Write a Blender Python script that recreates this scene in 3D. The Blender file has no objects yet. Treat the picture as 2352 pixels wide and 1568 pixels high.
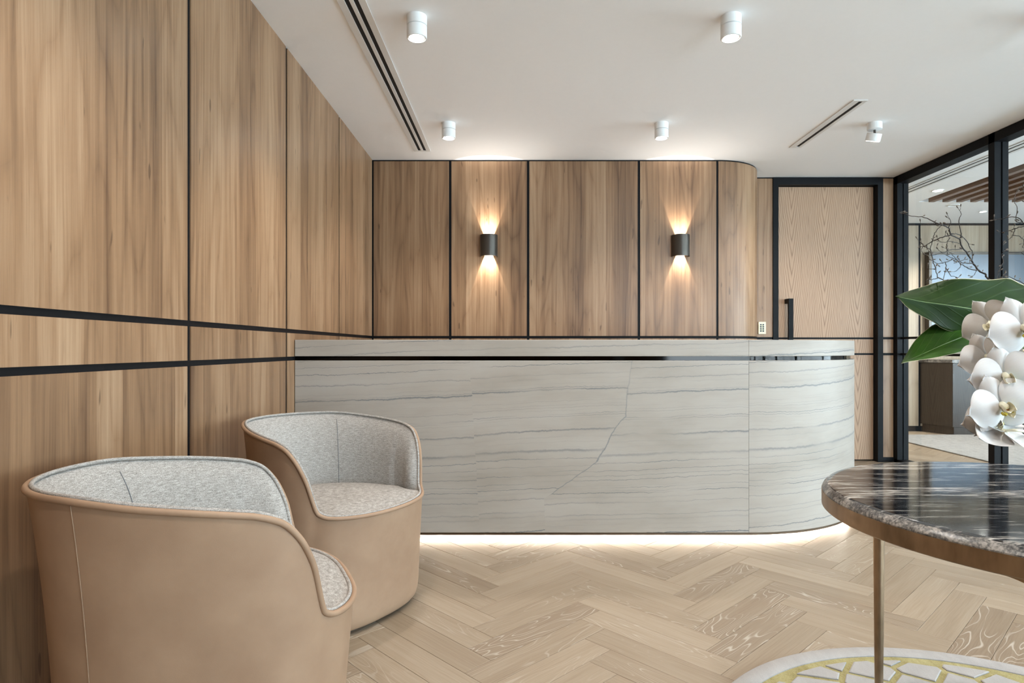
import bpy, math, random
from mathutils import Vector, Matrix
from math import pi, sin, cos, sqrt, radians

random.seed(7)
sc = bpy.context.scene
COL = sc.collection

# ------------------------------------------------------------------ camera, world, exposure
F = 1450.0                # focal length in pixels of the 2352 px wide frame
CX, CY, CH = 1184.0, 799.0, 1.08
cam_data = bpy.data.cameras.new('camera')
cam_data.sensor_width = 36.0
cam_data.lens = F / 2352.0 * 36.0
cam_data.shift_x = (1176.0 - CX) / 2352.0
cam_data.shift_y = (CY - 784.0) / 2352.0
cam_data.clip_start = 0.05
cam = bpy.data.objects.new('camera', cam_data)
COL.objects.link(cam)
cam.location = (0, 0, CH)
cam.rotation_euler = (pi / 2, 0, 0)
sc.camera = cam

sc.view_settings.view_transform = 'Standard'
sc.view_settings.look = 'None'
sc.view_settings.gamma = 1.0
sc.view_settings.use_curve_mapping = False
sc.view_settings.exposure = 1.06

world = bpy.data.worlds.new('sky')
sc.world = world
world.use_nodes = True
bg = world.node_tree.nodes['Background']
bg.inputs[0].default_value = (0.70, 0.86, 1.0, 1)
bg.inputs[1].default_value = 8.0
sc.cycles.max_bounces = 7
sc.cycles.diffuse_bounces = 4
sc.cycles.glossy_bounces = 3
sc.cycles.transparent_max_bounces = 10
sc.cycles.use_adaptive_sampling = True
sc.cycles.adaptive_threshold = 0.08
sc.cycles.adaptive_min_samples = 16
sc.cycles.sample_clamp_indirect = 8.0
sc.cycles.caustics_reflective = False
sc.cycles.caustics_refractive = False

CEIL = 2.70
ROOM_L = -1.234           # face of the left wall
Y_BACK = F / 266.7        # face of the panelled back wall
Y_DOOR = F / 242.0        # face of the door wall
X_GLASS = 3.59
Y_FAR = F / 177.0         # far wall of the room behind the glass
Y_FRONT = -3.0
X_WIN = 9.0
WY2 = 4.6                  # the daylight windows on the right end here
WX3 = 2.5                  # unseen windows added behind the viewpoint start here, set for the light


def portal(loc, rot, sx, sy):
    l = bpy.data.lights.new('daylight_portal', 'AREA')
    l.shape = 'RECTANGLE'
    l.size, l.size_y = sx, sy
    l.cycles.is_portal = True
    o = bpy.data.objects.new('daylight_portal', l)
    o.location, o.rotation_euler = loc, rot
    COL.objects.link(o)


portal((X_WIN + .06, (Y_FRONT + WY2) / 2, 1.35), (0, pi / 2, 0), 2.6, WY2 - Y_FRONT - .1)
portal(((WX3 + X_WIN) / 2, Y_FRONT - .06, 1.35), (pi / 2, 0, 0), X_WIN - WX3, 2.6)


def spot(name, loc, direction, energy, angle, blend, size, color, parent=None):
    l = bpy.data.lights.new(name, 'SPOT')
    l.energy, l.spot_size, l.spot_blend, l.shadow_soft_size = energy, angle, blend, size
    l.color = color
    o = bpy.data.objects.new(name, l)
    o.location = loc
    o.rotation_euler = Vector(direction).to_track_quat('-Z', 'Y').to_euler()
    COL.objects.link(o)
    if parent:
        o.parent = parent
    return o


# ------------------------------------------------------------------ node helper
class NT:
    def __init__(self, name):
        self.m = bpy.data.materials.new(name)
        self.m.use_nodes = True
        self.t = self.m.node_tree
        self.b = self.t.nodes['Principled BSDF']

    def n(self, typ, props=None, **inp):
        nd = self.t.nodes.new(typ)
        for k, v in (props or {}).items():
            setattr(nd, k, v)
        for k, v in inp.items():
            key = int(k[1:]) if k[0] == 'i' and k[1:].isdigit() else k.replace('_', ' ')
            self.set(nd.inputs[key], v)
        return nd

    def set(self, sock, v):
        if isinstance(v, bpy.types.NodeSocket):
            self.t.links.new(v, sock)
        elif isinstance(v, (tuple, list)):
            if sock.type == 'RGBA' and len(v) == 3:
                v = (*v, 1)
            sock.default_value = v
        else:
            sock.default_value = v

    def math(self, op, a, b=0.0, c=0.0, clamp=False):
        return self.n('ShaderNodeMath', {'operation': op, 'use_clamp': clamp}, i0=a, i1=b, i2=c).outputs[0]

    def vmath(self, op, a, b=(0, 0, 0)):
        return self.n('ShaderNodeVectorMath', {'operation': op}, i0=a, i1=b).outputs[0]

    def noise(self, vec, scale=1.0, detail=2.0, rough=0.5, dist=0.0):
        return self.n('ShaderNodeTexNoise', None, Vector=vec, Scale=scale, Detail=detail,
                      Roughness=rough, Distortion=dist).outputs['Fac']

    def ramp(self, fac, stops, interp='LINEAR'):
        nd = self.n('ShaderNodeValToRGB', None, Fac=fac)
        cr = nd.color_ramp
        cr.interpolation = interp
        while len(cr.elements) < len(stops):
            cr.elements.new(0.5)
        for e, (p, c) in zip(cr.elements, stops):
            e.position = p
            e.color = (*c, 1) if len(c) == 3 else c
        return nd.outputs[0]

    def step(self, v, lo, hi, o0=0.0, o1=1.0):
        return self.n('ShaderNodeMapRange', {'interpolation_type': 'SMOOTHSTEP'}, i0=v, i1=lo, i2=hi,
                      i3=o0, i4=o1).outputs[0]

    def mix(self, fac, a, b, typ='MIX'):
        nd = self.n('ShaderNodeMix', {'data_type': 'RGBA', 'blend_type': typ})
        self.set(nd.inputs[0], fac)
        self.set(nd.inputs[6], a)
        self.set(nd.inputs[7], b)
        return nd.outputs[2]

    def bump(self, h, strength=0.2, dist=0.01):
        return self.n('ShaderNodeBump', None, Strength=strength, Distance=dist, Height=h).outputs[0]

    def out(self, **kw):
        for k, v in kw.items():
            self.set(self.b.inputs[k.replace('_', ' ')], v)
        return self.m


def plain(name, col, rough=0.5, metal=0.0, spec=0.5, **kw):
    t = NT(name)
    tc = t.n('ShaderNodeTexCoord').outputs['Object']
    nz = t.noise(tc, 35.0, 3.0)
    c = t.mix(t.math('MULTIPLY', nz, .12), col, tuple(x * .8 for x in col))
    return t.out(Base_Color=c, Roughness=rough, Metallic=metal, Specular_IOR_Level=spec, **kw)


def emit(name, col, strength):
    t = NT(name)
    return t.out(Base_Color=(.9, .9, .9), Emission_Color=col, Emission_Strength=strength)


def wood_material(name, dark, mid, light, rough=0.36, stripe=8.0, cath=24.0, cathamt=.20):
    t = NT(name)
    tc = t.n('ShaderNodeTexCoord').outputs['Object']
    rnd = t.n('ShaderNodeObjectInfo').outputs['Random']
    off = t.n('ShaderNodeCombineXYZ', None, X=t.math('MULTIPLY', rnd, 37.0), Y=t.math('MULTIPLY', rnd, 11.0),
              Z=t.math('MULTIPLY', rnd, 53.0)).outputs[0]
    P = t.vmath('ADD', tc, off)
    warp = t.math('SUBTRACT', t.noise(t.vmath('MULTIPLY', P, (3.2, 3.2, .55)), 1.0, 2.0), .5)
    sep = t.n('ShaderNodeSeparateXYZ', None, Vector=P)
    wx = t.math('ADD', sep.outputs[0], t.math('MULTIPLY', warp, .05))
    WP = t.n('ShaderNodeCombineXYZ', None, X=wx, Y=sep.outputs[1], Z=sep.outputs[2]).outputs[0]
    strips = t.noise(t.vmath('MULTIPLY', WP, (stripe, stripe, .12)), 1.0, 3.0, .62)
    plank = t.n('ShaderNodeTexWhiteNoise', {'noise_dimensions': '1D'},
                W=t.math('FLOOR', t.math('ADD', t.math('MULTIPLY', sep.outputs[0], 6.6),
                                         t.math('MULTIPLY', t.noise(t.vmath('MULTIPLY', P, (6.6, 6.6, .02)), 1.0, 0.0), .9)))).outputs[0]
    fine = t.noise(t.vmath('MULTIPLY', WP, (62, 62, .9)), 1.0, 6.0, .68)
    contour = t.noise(t.vmath('MULTIPLY', WP, (5.5, 5.5, .75)), 1.0, 1.5, .4)
    rings = t.math('ABSOLUTE', t.math('SINE', t.math('MULTIPLY', contour, cath)))
    rings = t.math('POWER', rings, .6)
    pores = t.noise(t.vmath('MULTIPLY', P, (420, 420, 9.0)), 1.0, 2.0)
    pores = t.step(pores, .60, .72)
    fleck = t.noise(t.vmath('MULTIPLY', P, (38, 38, 7.0)), 1.0, 1.0)
    fleck = t.step(fleck, .735, .79)
    v = t.math('ADD', t.math('MULTIPLY', strips, .52), t.math('MULTIPLY', fine, .52))
    v = t.math('ADD', v, t.math('MULTIPLY', t.math('SUBTRACT', rings, .75), cathamt * .5))
    v = t.math('ADD', v, t.math('MULTIPLY', t.math('SUBTRACT', plank, .5), .16))
    col = t.ramp(v, [(.30, dark), (.53, mid), (.78, light)])
    col = t.mix(t.math('MULTIPLY', pores, .28), col, dark)
    col = t.mix(t.math('MULTIPLY', fleck, .55), col, tuple(x * .45 for x in dark))
    hue = t.n('ShaderNodeHueSaturation', None, Color=col, Value=t.math('ADD', .93, t.math('MULTIPLY', rnd, .14)))
    return t.out(Base_Color=hue.outputs[0], Roughness=rough, Specular_IOR_Level=.38,
                 Normal=t.bump(t.math('ADD', fine, t.math('MULTIPLY', pores, -.5)), .06, .002))


M = {}
M['walnut'] = wood_material('walnut_veneer', (.112, .058, .030), (.262, .150, .080), (.415, .272, .165))
M['walnut_pale'] = wood_material('pale_walnut_veneer', (.17, .122, .076), (.27, .210, .145), (.36, .298, .220))
M['beam'] = wood_material('beam_timber', (.13, .07, .04), (.23, .135, .085), (.33, .21, .14))


def door_wood():
    t = NT('door_oak')
    tc = t.n('ShaderNodeTexCoord').outputs['Object']
    s = t.n('ShaderNodeSeparateXYZ', None, Vector=tc)
    X, Z = s.outputs[0], s.outputs[2]
    # three book-matched cathedral crowns across the leaf
    u = t.math('SUBTRACT', t.math('FRACT', t.math('ADD', t.math('MULTIPLY', X, 3.16), .5)), .5)
    wob = t.math('SUBTRACT', t.noise(t.vmath('MULTIPLY', tc, (7, 7, 2.2)), 1.0, 3.0), .5)
    au = t.math('ABSOLUTE', t.math('ADD', u, t.math('MULTIPLY', wob, .10)))
    ph = t.math('ADD', t.math('MULTIPLY', Z, 13.0), t.math('MULTIPLY', t.math('POWER', au, 1.25), -42.0))
    ph = t.math('ADD', ph, t.math('MULTIPLY', wob, 1.6))
    r = t.math('POWER', t.math('ABSOLUTE', t.math('SINE', t.math('MULTIPLY', ph, 1.5))), .7)
    fine = t.noise(t.vmath('MULTIPLY', tc, (170, 170, 2.6)), 1.0, 4.0, .6)
    v = t.math('ADD', t.math('MULTIPLY', r, .40), t.math('MULTIPLY', fine, .62))
    col = t.ramp(v, [(.30, (.20, .108, .060)), (.58, (.40, .248, .150)), (.85, (.45, .288, .180))])
    return t.out(Base_Color=col, Roughness=.45, Specular_IOR_Level=.4, Normal=t.bump(fine, .05, .002))


M['door_oak'] = door_wood()


def floor_wood(stuff=False):
    t = NT('limed_oak_joined' if stuff else 'limed_oak')
    if stuff:
        P = t.n('ShaderNodeUVMap').outputs[0]
        rnd = t.n('ShaderNodeAttribute', {'attribute_name': 'rnd'}).outputs['Fac']
    else:
        tc = t.n('ShaderNodeTexCoord').outputs['Object']
        rnd = t.n('ShaderNodeObjectInfo').outputs['Random']
        off = t.n('ShaderNodeCombineXYZ', None, X=t.math('MULTIPLY', rnd, 41.0), Y=t.math('MULTIPLY', rnd, 23.0),
                  Z=t.math('MULTIPLY', rnd, 7.0)).outputs[0]
        P = t.vmath('ADD', tc, off)
    r2 = t.math('FRACT', t.math('MULTIPLY', rnd, 57.31))
    r3 = t.math('FRACT', t.math('MULTIPLY', rnd, 131.7))
    wv = t.noise(t.vmath('MULTIPLY', P, (9, 30, 9)), 1.0, 2.0)
    sp = t.n('ShaderNodeSeparateXYZ', None, Vector=P)
    PW = t.n('ShaderNodeCombineXYZ', None, X=sp.outputs[0],
             Y=t.math('ADD', sp.outputs[1], t.math('MULTIPLY', wv, .012)), Z=sp.outputs[2]).outputs[0]
    cn = t.noise(t.vmath('MULTIPLY', PW, (1.9, 12.5, 3.0)), 1.0, 1.2, .4)
    fr = t.math('ABSOLUTE', t.math('SUBTRACT', t.math('FRACT', t.math('MULTIPLY', cn, 17.0)), .5))
    line = t.step(fr, .01, .13, 1.0, 0.0)
    mask = t.math('MULTIPLY', t.step(r2, .40, .95), t.step(t.noise(t.vmath('MULTIPLY', P, (3, 9, 3)), 1.0, 1.0), .36, .58))
    line = t.math('MULTIPLY', line, mask)
    straight = t.noise(t.vmath('MULTIPLY', PW, (4.0, 190, 4)), 1.0, 3.0, .6)
    broad = t.noise(t.vmath('MULTIPLY', P, (1.6, 22, 2)), 1.0, 2.0)
    v = t.math('ADD', t.math('MULTIPLY', straight, .62), t.math('MULTIPLY', broad, .38))
    col = t.ramp(v, [(.32, (.222, .166, .115)), (.5, (.270, .212, .154)), (.75, (.318, .262, .202))])
    tone = t.mix(r3, (.84, .80, .75), (1.09, 1.08, 1.06))
    tone = t.mix(t.step(r2, .87, .90), tone, (.78, .73, .68))
    col = t.mix(1.0, col, tone, 'MULTIPLY')
    col = t.mix(t.math('MULTIPLY', line, .45), col, (.58, .53, .46))
    return t.out(Base_Color=col, Roughness=.40, Specular_IOR_Level=.4,
                 Normal=t.bump(t.math('SUBTRACT', straight, line), .08, .002))


M['oak'] = floor_wood()
M['oak_stuff'] = floor_wood(True)


def quartzite():
    t = NT('quartzite')
    uv = t.n('ShaderNodeUVMap').outputs[0]
    s = t.n('ShaderNodeSeparateXYZ', None, Vector=uv)
    U, V = s.outputs[0], s.outputs[1]
    def xyz(x, y, z=0.0):
        return t.n('ShaderNodeCombineXYZ', None, X=x, Y=y, Z=z).outputs[0]

    def mul(x, k):
        return t.math('MULTIPLY', x, k)
    wob = t.math('SUBTRACT', t.noise(xyz(mul(U, 14.0), mul(V, 8.0)), 1.0, 5.0, .7), .5)
    slow = t.math('SUBTRACT', t.noise(xyz(mul(U, 1.1), mul(V, 2.2), 4.0), 1.0, 2.0), .5)
    VW = t.math('ADD', t.math('SUBTRACT', V, mul(U, .035)), t.math('ADD', mul(slow, .05), mul(wob, .026)))
    target = mul(t.ramp(V, [(.24, (.348,) * 3), (.446, (.4215,) * 3), (.628, (.4457,) * 3), (.70, (.461,) * 3), (.835, (.464,) * 3), (1.0, (.470,) * 3)]), 4.0)
    fault = t.math('GREATER_THAN', U, t.math('SUBTRACT', target, mul(wob, .035)))
    fault2 = t.math('GREATER_THAN', t.math('ADD', U, t.math('ADD', mul(V, .06), mul(wob, .02))), 1.035)
    VW = t.math('ADD', VW, t.math('SUBTRACT', mul(fault, .034), mul(fault2, .012)))

    def veins(k, thick, seed, lo, hi):
        a = t.math('ADD', mul(VW, k), mul(t.noise(xyz(seed, mul(VW, 4.0)), 1.0, 1.0), 3.0))
        idn = t.math('FLOOR', a)
        f = t.math('ABSOLUTE', t.math('SUBTRACT', t.math('FRACT', a), .5))
        w = t.n('ShaderNodeTexWhiteNoise', {'noise_dimensions': '1D'}, W=t.math('ADD', idn, seed)).outputs[0]
        along = t.noise(xyz(mul(U, 1.7), mul(idn, 7.3), seed), 1.0, 3.0, .6)
        return t.math('MULTIPLY', t.math('MULTIPLY', t.step(f, .0, thick, 1.0, 0.0), t.step(along, lo, hi)),
                      t.math('ADD', .25, mul(w, .75)))
    l1 = veins(13.0, .050, 2.0, .28, .56)
    l1b = veins(11.2, .036, 9.0, .36, .60)
    l2 = veins(37.0, .14, 5.0, .36, .62)
    # the long diagonal vein climbing to the right across the front
    d1 = t.math('ABSOLUTE', t.math('SUBTRACT', t.math('ADD', U, mul(wob, .035)), target))
    diag = t.math('MULTIPLY', t.step(d1, .0005, .0065, 1.0, 0.0), t.math('MULTIPLY', t.step(V, .25, .28), t.step(V, .95, .62, .35, 1.0)))
    ve = mul(diag, .8)
    cloud = t.noise(t.n('ShaderNodeCombineXYZ', None, X=t.math('MULTIPLY', U, 1.3), Y=t.math('MULTIPLY', VW, 5.0), Z=2.0).outputs[0], 1.0, 4.0, .6)
    col = t.ramp(cloud, [(.3, (.315, .272, .230)), (.5, (.368, .322, .278)), (.72, (.40, .358, .316))])
    col = t.mix(t.math('MULTIPLY', l2, .34), col, (.22, .21, .20))
    col = t.mix(t.math('MULTIPLY', l1b, .95), col, (.15, .155, .16))
    col = t.mix(t.math('MULTIPLY', l1, 1.0), col, (.14, .145, .15))
    col = t.mix(ve, col, (.17, .175, .18))
    return t.out(Base_Color=col, Roughness=.45, Specular_IOR_Level=.25)


M['stone'] = quartzite()


def granite():
    t = NT('black_granite')
    tc = t.n('ShaderNodeTexCoord').outputs['Object']
    P = t.vmath('ADD', tc, (3.1, 7.7, 1.2))
    a = t.noise(t.vmath('MULTIPLY', P, (7.0, 62, 62)), 1.0, 5.0, .72)
    b = t.noise(t.vmath('MULTIPLY', P, (1.6, 9, 9)), 1.0, 3.0, .55)
    c = t.noise(t.vmath('MULTIPLY', P, (30, 210, 210)), 1.0, 2.0, .5)
    v = t.math('ADD', t.math('MULTIPLY', a, .68), t.math('ADD', t.math('MULTIPLY', b, .27), t.math('MULTIPLY', c, .12)))
    col = t.ramp(v, [(.49, (.008, .008, .010)), (.545, (.022, .022, .024)), (.585, (.15, .14, .13)), (.66, (.46, .43, .39))])
    return t.out(Base_Color=col, Roughness=.07, Specular_IOR_Level=.75)


M['granite'] = granite()


def granite_edge():
    t = NT('granite_edge')
    tc = t.n('ShaderNodeTexCoord').outputs['Object']
    a = t.noise(t.vmath('MULTIPLY', tc, (160, 160, 160)), 1.0, 3.0, .6)
    b = t.noise(t.vmath('MULTIPLY', tc, (16, 16, 22)), 1.0, 2.0, .6)
    v = t.math('ADD', t.math('MULTIPLY', a, .55), t.math('MULTIPLY', b, .55))
    col = t.ramp(v, [(.44, (.012, .012, .013)), (.54, (.10, .094, .088)), (.66, (.30, .275, .25))])
    return t.out(Base_Color=col, Roughness=.3)


M['granite_edge'] = granite_edge()


def brass():
    t = NT('aged_brass')
    tc = t.n('ShaderNodeTexCoord').outputs['Object']
    a = t.noise(t.vmath('MULTIPLY', tc, (14, 14, 5)), 1.0, 4.0, .6)
    col = t.ramp(a, [(.3, (.20, .137, .088)), (.55, (.33, .235, .152)), (.75, (.43, .312, .206))])
    return t.out(Base_Color=col, Metallic=1.0, Roughness=t.math('ADD', .28, t.math('MULTIPLY', a, .22)))


M['brass'] = brass()


def leather():
    t = NT('tan_leather')
    tc = t.n('ShaderNodeTexCoord').outputs['Object']
    a = t.noise(tc, 6.0, 4.0, .6)
    g = t.n('ShaderNodeTexVoronoi', None, Vector=tc, Scale=420.0).outputs['Distance']
    col = t.ramp(a, [(.3, (.27, .168, .105)), (.7, (.335, .218, .140))])
    return t.out(Base_Color=col, Roughness=.55, Specular_IOR_Level=.3, Normal=t.bump(g, .05, .001))


M['leather'] = leather()


def fabric():
    t = NT('grey_tweed')
    tc = t.n('ShaderNodeTexCoord').outputs['Object']
    a = t.noise(t.vmath('MULTIPLY', tc, (420, 420, 420)), 1.0, 2.0, .7)
    b = t.noise(t.vmath('MULTIPLY', tc, (60, 60, 420)), 1.0, 2.0, .6)
    v = t.math('ADD', t.math('MULTIPLY', a, .6), t.math('MULTIPLY', b, .4))
    col = t.ramp(v, [(.32, (.145, .133, .12)), (.5, (.31, .285, .26)), (.68, (.50, .465, .435))])
    return t.out(Base_Color=col, Roughness=.95, Specular_IOR_Level=.1, Normal=t.bump(v, .35, .0015))


M['fabric'] = fabric()


def rug(name, c0, c1, sc_=240.0):
    t = NT(name)
    tc = t.n('ShaderNodeTexCoord').outputs['Object']
    a = t.noise(tc, sc_, 3.0, .7)
    b = t.noise(t.vmath('MULTIPLY', tc, (22, 9, 9)), 1.0, 4.0, .7)
    v = t.math('ADD', t.math('MULTIPLY', a, .4), t.math('MULTIPLY', b, .6))
    col = t.ramp(v, [(.3, c0), (.7, c1)])
    return t.out(Base_Color=col, Roughness=.9, Specular_IOR_Level=.15, Normal=t.bump(a, .5, .003))


M['rug_grey'] = rug('rug_grey_pile', (.27, .253, .242), (.345, .328, .315))
M['rug_gold'] = rug('rug_gold_silk', (.17, .135, .045), (.38, .34, .18))
M['rug_room'] = rug('rug_marbled', (.20, .20, .20), (.37, .362, .352), 60.0)


def black_metal():
    t = NT('black_metal')
    tc = t.n('ShaderNodeTexCoord').outputs['Object']
    a = t.noise(tc, 80.0, 2.0)
    return t.out(Base_Color=(.007, .007, .008), Roughness=t.math('ADD', .42, t.math('MULTIPLY', a, .1)), Specular_IOR_Level=.11)


M['black'] = black_metal()
M['void'] = plain('black_recess', (.006, .006, .006), .7)
M['bronze'] = plain('bronze_mirror', (.020, .018, .017), .06, 1.0)
M['bronze_edge'] = plain('bronze_trim', (.14, .10, .07), .35, 1.0)
M['gunmetal'] = plain('gunmetal', (.085, .075, .065), .32, .8)
M['ceiling'] = plain('ceiling_paint', (.925, .925, .93), .9, 0, .2)
M['white'] = plain('white_enamel', (.82, .82, .81), .45)
M['grille'] = plain('white_grille', (.74, .725, .705), .5)
M['plinth'] = plain('plinth_white', (.85, .82, .78), .6)
M['lens'] = emit('lamp_lens', (1.0, .96, .90), 30.0)
M['ring'] = plain('lamp_ring', (.9, .9, .9), .25)
M['led'] = emit('led_strip', (1.0, .94, .87), 60.0)
M['warm_lens'] = emit('sconce_lens', (1.0, .88, .66), 9.0)
M['ivory'] = plain('ivory_plastic', (.78, .72, .50), .4)
M['button'] = plain('button_dark', (.02, .02, .03), .3)
M['cabinet_brown'] = wood_material('cabinet_veneer', (.016, .011, .008), (.027, .020, .0155), (.038, .029, .023), .3)
M['screen'] = plain('screen_glass', (.02, .04, .07), .28, 0, .5, IOR=1.9)
M['cream'] = plain('cream_lacquer', (.80, .70, .52), .5)
M['twig'] = plain('twig_bark', (.022, .015, .012), .8)
M['bud'] = plain('twig_bud', (.10, .075, .055), .7)
M['ceramic'] = plain('vase_ceramic', (.75, .74, .72), .2)
M['stalk'] = plain('plant_stalk', (.12, .20, .05), .5)
M['underlay'] = plain('floor_joint', (.13, .10, .07), .8)


def glass_mat(name, tint=(1, 1, 1), refl=.9):
    t = NT(name)
    t.t.nodes.remove(t.b)
    tr = t.n('ShaderNodeBsdfTransparent', None, Color=tint).outputs[0]
    gl = t.n('ShaderNodeBsdfGlossy', None, Color=(refl, refl, refl), Roughness=0.0).outputs[0]
    fr = t.n('ShaderNodeFresnel', None, IOR=1.45).outputs[0]
    bf = t.n('ShaderNodeNewGeometry').outputs['Backfacing']
    fr = t.math('MULTIPLY', fr, t.math('SUBTRACT', 1.0, bf))
    mx = t.n('ShaderNodeMixShader', None, i0=fr, i1=tr, i2=gl).outputs[0]
    t.t.links.new(mx, t.t.nodes['Material Output'].inputs[0])
    return t.m


M['glass'] = glass_mat('clear_glass', (.97, .985, .98))


def leaf_mat(name, base, vein):
    t = NT(name)
    uv = t.n('ShaderNodeUVMap').outputs[0]
    s = t.n('ShaderNodeSeparateXYZ', None, Vector=uv)
    U, V = s.outputs[0], s.outputs[1]
    av = t.math('ABSOLUTE', V)
    ph = t.math('SUBTRACT', t.math('MULTIPLY', U, 8.0), t.math('MULTIPLY', av, 2.6))
    ves = t.step(t.math('ABSOLUTE', t.math('SUBTRACT', t.math('FRACT', ph), .5)), .0, .11, 1.0, 0.0)
    nz = t.noise(t.vmath('MULTIPLY', uv, (7, 4, 1)), 1.0, 3.0)
    col = t.mix(nz, tuple(x * .62 for x in base), tuple(x * 1.35 for x in base))
    col = t.mix(t.math('MULTIPLY', ves, .22), col, vein)
    col = t.mix(t.step(av, .03, .0), col, vein)
    col = t.mix(t.step(av, .975, 1.0), col, (.55, .50, .33))
    return t.out(Base_Color=col, Roughness=.5, Specular_IOR_Level=.09, Normal=t.bump(ves, .2, .002))


M['leaf'] = leaf_mat('leaf_green', (.013, .031, .004), (.045, .07, .018))
M['leaf2'] = leaf_mat('leaf_fresh_green', (.024, .068, .006), (.07, .11, .03))


def petal_mat():
    t = NT('orchid_petal')
    uv = t.n('ShaderNodeUVMap').outputs[0]
    nz = t.noise(t.vmath('MULTIPLY', uv, (3, 26, 1)), 1.0, 2.0)
    col = t.mix(nz, (.62, .60, .585), (.70, .688, .68))
    return t.out(Base_Color=col, Roughness=.6, Specular_IOR_Level=.2, Subsurface_Weight=.25,
                 Subsurface_Radius=(.01, .008, .006), Subsurface_Scale=.5)


M['petal'] = petal_mat()
M['lip'] = plain('orchid_lip', (.78, .74, .58), .5)
M['yellow'] = plain('orchid_yellow', (.62, .50, .05), .5)
M['rust'] = plain('orchid_rust', (.42, .15, .03), .5)


# ------------------------------------------------------------------ mesh helpers
def mesh_obj(name, verts, faces, mat, parent=None, smooth=False, uvs=None, loc=None, rot=None, mats=None, fmat=None):
    me = bpy.data.meshes.new(name)
    me.from_pydata([tuple(v) for v in verts], [], faces)
    if uvs is not None:
        ul = me.uv_layers.new(name='UVMap')
        for p in me.polygons:
            for li, vi in zip(p.loop_indices, p.vertices):
                ul.data[li].uv = uvs[vi]
    for m in (mats or [mat]):
        me.materials.append(m)
    if fmat:
        for p, k in zip(me.polygons, fmat):
            p.material_index = k
    if smooth:
        me.polygons.foreach_set('use_smooth', [True] * len(me.polygons))
    me.update()
    o = bpy.data.objects.new(name, me)
    COL.objects.link(o)
    if parent is not None:
        o.parent = parent
    if loc is not None:
        o.location = loc
    if rot is not None:
        o.rotation_euler = rot
    return o


BOXF = [(0, 3, 2, 1), (4, 5, 6, 7), (0, 1, 5, 4), (1, 2, 6, 5), (2, 3, 7, 6), (3, 0, 4, 7)]


class MB:
    def __init__(self):
        self.v, self.f = [], []

    def box(self, x0, x1, y0, y1, z0, z1):
        n = len(self.v)
        self.v += [(x0, y0, z0), (x1, y0, z0), (x1, y1, z0), (x0, y1, z0), (x0, y0, z1), (x1, y0, z1), (x1, y1, z1), (x0, y1, z1)]
        self.f += [tuple(n + i for i in f) for f in BOXF]
        return self

    def lathe(self, prof, seg=40, cx=0, cy=0):
        """prof: (radius, z) list, open; zero radius closes."""
        n = len(self.v)
        for r, z in prof:
            for k in range(seg):
                a = 2 * pi * k / seg
                self.v.append((cx + r * cos(a), cy + r * sin(a), z))
        for i in range(len(prof) - 1):
            for k in range(seg):
                a, b = n + i * seg + k, n + i * seg + (k + 1) % seg
                self.f.append((a, b, b + seg, a + seg))
        return self

    def tube(self, pts, rad, seg=8, closed=False):
        n = len(self.v)
        pts = [Vector(p) for p in pts]
        N = len(pts)
        rads = rad if isinstance(rad, (list, tuple)) else [rad] * N
        prev = None
        for i, p in enumerate(pts):
            a = pts[(i - 1) % N] if (closed or i > 0) else p
            b = pts[(i + 1) % N] if (closed or i < N - 1) else p
            t = (b - a).normalized()
            if prev is None:
                prev = Vector((0, 0, 1)) if abs(t.z) < .9 else Vector((1, 0, 0))
            s = prev - t * prev.dot(t)
            s.normalize()
            prev = s
            q = t.cross(s)
            for k in range(seg):
                an = 2 * pi * k / seg
                self.v.append(tuple(p + (s * cos(an) + q * sin(an)) * rads[i]))
        for i in range(N if closed else N - 1):
            j = (i + 1) % N
            for k in range(seg):
                k2 = (k + 1) % seg
                self.f.append((n + i * seg + k, n + i * seg + k2, n + j * seg + k2, n + j * seg + k))
        if not closed:
            self.f.append(tuple(n + k for k in range(seg))[::-1])
            self.f.append(tuple(n + (N - 1) * seg + k for k in range(seg)))
        return self

    def prism(self, poly, z0, z1):
        n, N = len(self.v), len(poly)
        self.v += [(x, y, z0) for x, y in poly] + [(x, y, z1) for x, y in poly]
        self.f.append(tuple(n + i for i in range(N))[::-1])
        self.f.append(tuple(n + N + i for i in range(N)))
        for i in range(N):
            j = (i + 1) % N
            self.f.append((n + i, n + j, n + N + j, n + N + i))
        return self

    def build(self, name, mat, parent=None, smooth=False, loc=None, rot=None):
        return mesh_obj(name, self.v, self.f, mat, parent, smooth, None, loc, rot)


def shade_auto(o, ang=35):
    me = o.data
    me.polygons.foreach_set('use_smooth', [True] * len(me.polygons))
    me.set_sharp_from_angle(angle=radians(ang))
    return o


def bevel(o, w=.003, seg=2):
    m = o.modifiers.new('bevel', 'BEVEL')
    m.width, m.segments, m.limit_method, m.angle_limit = w, seg, 'ANGLE', radians(40)
    return o


def tag(o, label, cat, group=None):
    o['label'], o['category'] = label, cat
    if group:
        o['group'] = group
    return o


def struct(o):
    o['kind'] = 'structure'
    return o


def empty(name, loc=(0, 0, 0), rz=0.0):
    o = bpy.data.objects.new(name, None)
    o.empty_display_size = .05
    o.location = loc
    o.rotation_euler = (0, 0, rz)
    COL.objects.link(o)
    return o


def copy_tree(o, parent=None):
    c = o.copy()
    COL.objects.link(c)
    c.parent = parent
    for ch in list(o.children):
        copy_tree(ch, c)
    return c


# ------------------------------------------------------------------ floor
PL, PW_ = .600, .120
fl = MB().box(ROOM_L - .1, X_WIN + .1, Y_FRONT - .1, Y_FAR + .1, -.15, -.004)
floor = struct(fl.build('floor', M['underlay']))
floor['label'] = 'pale limed oak floor laid in herringbone'
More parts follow.
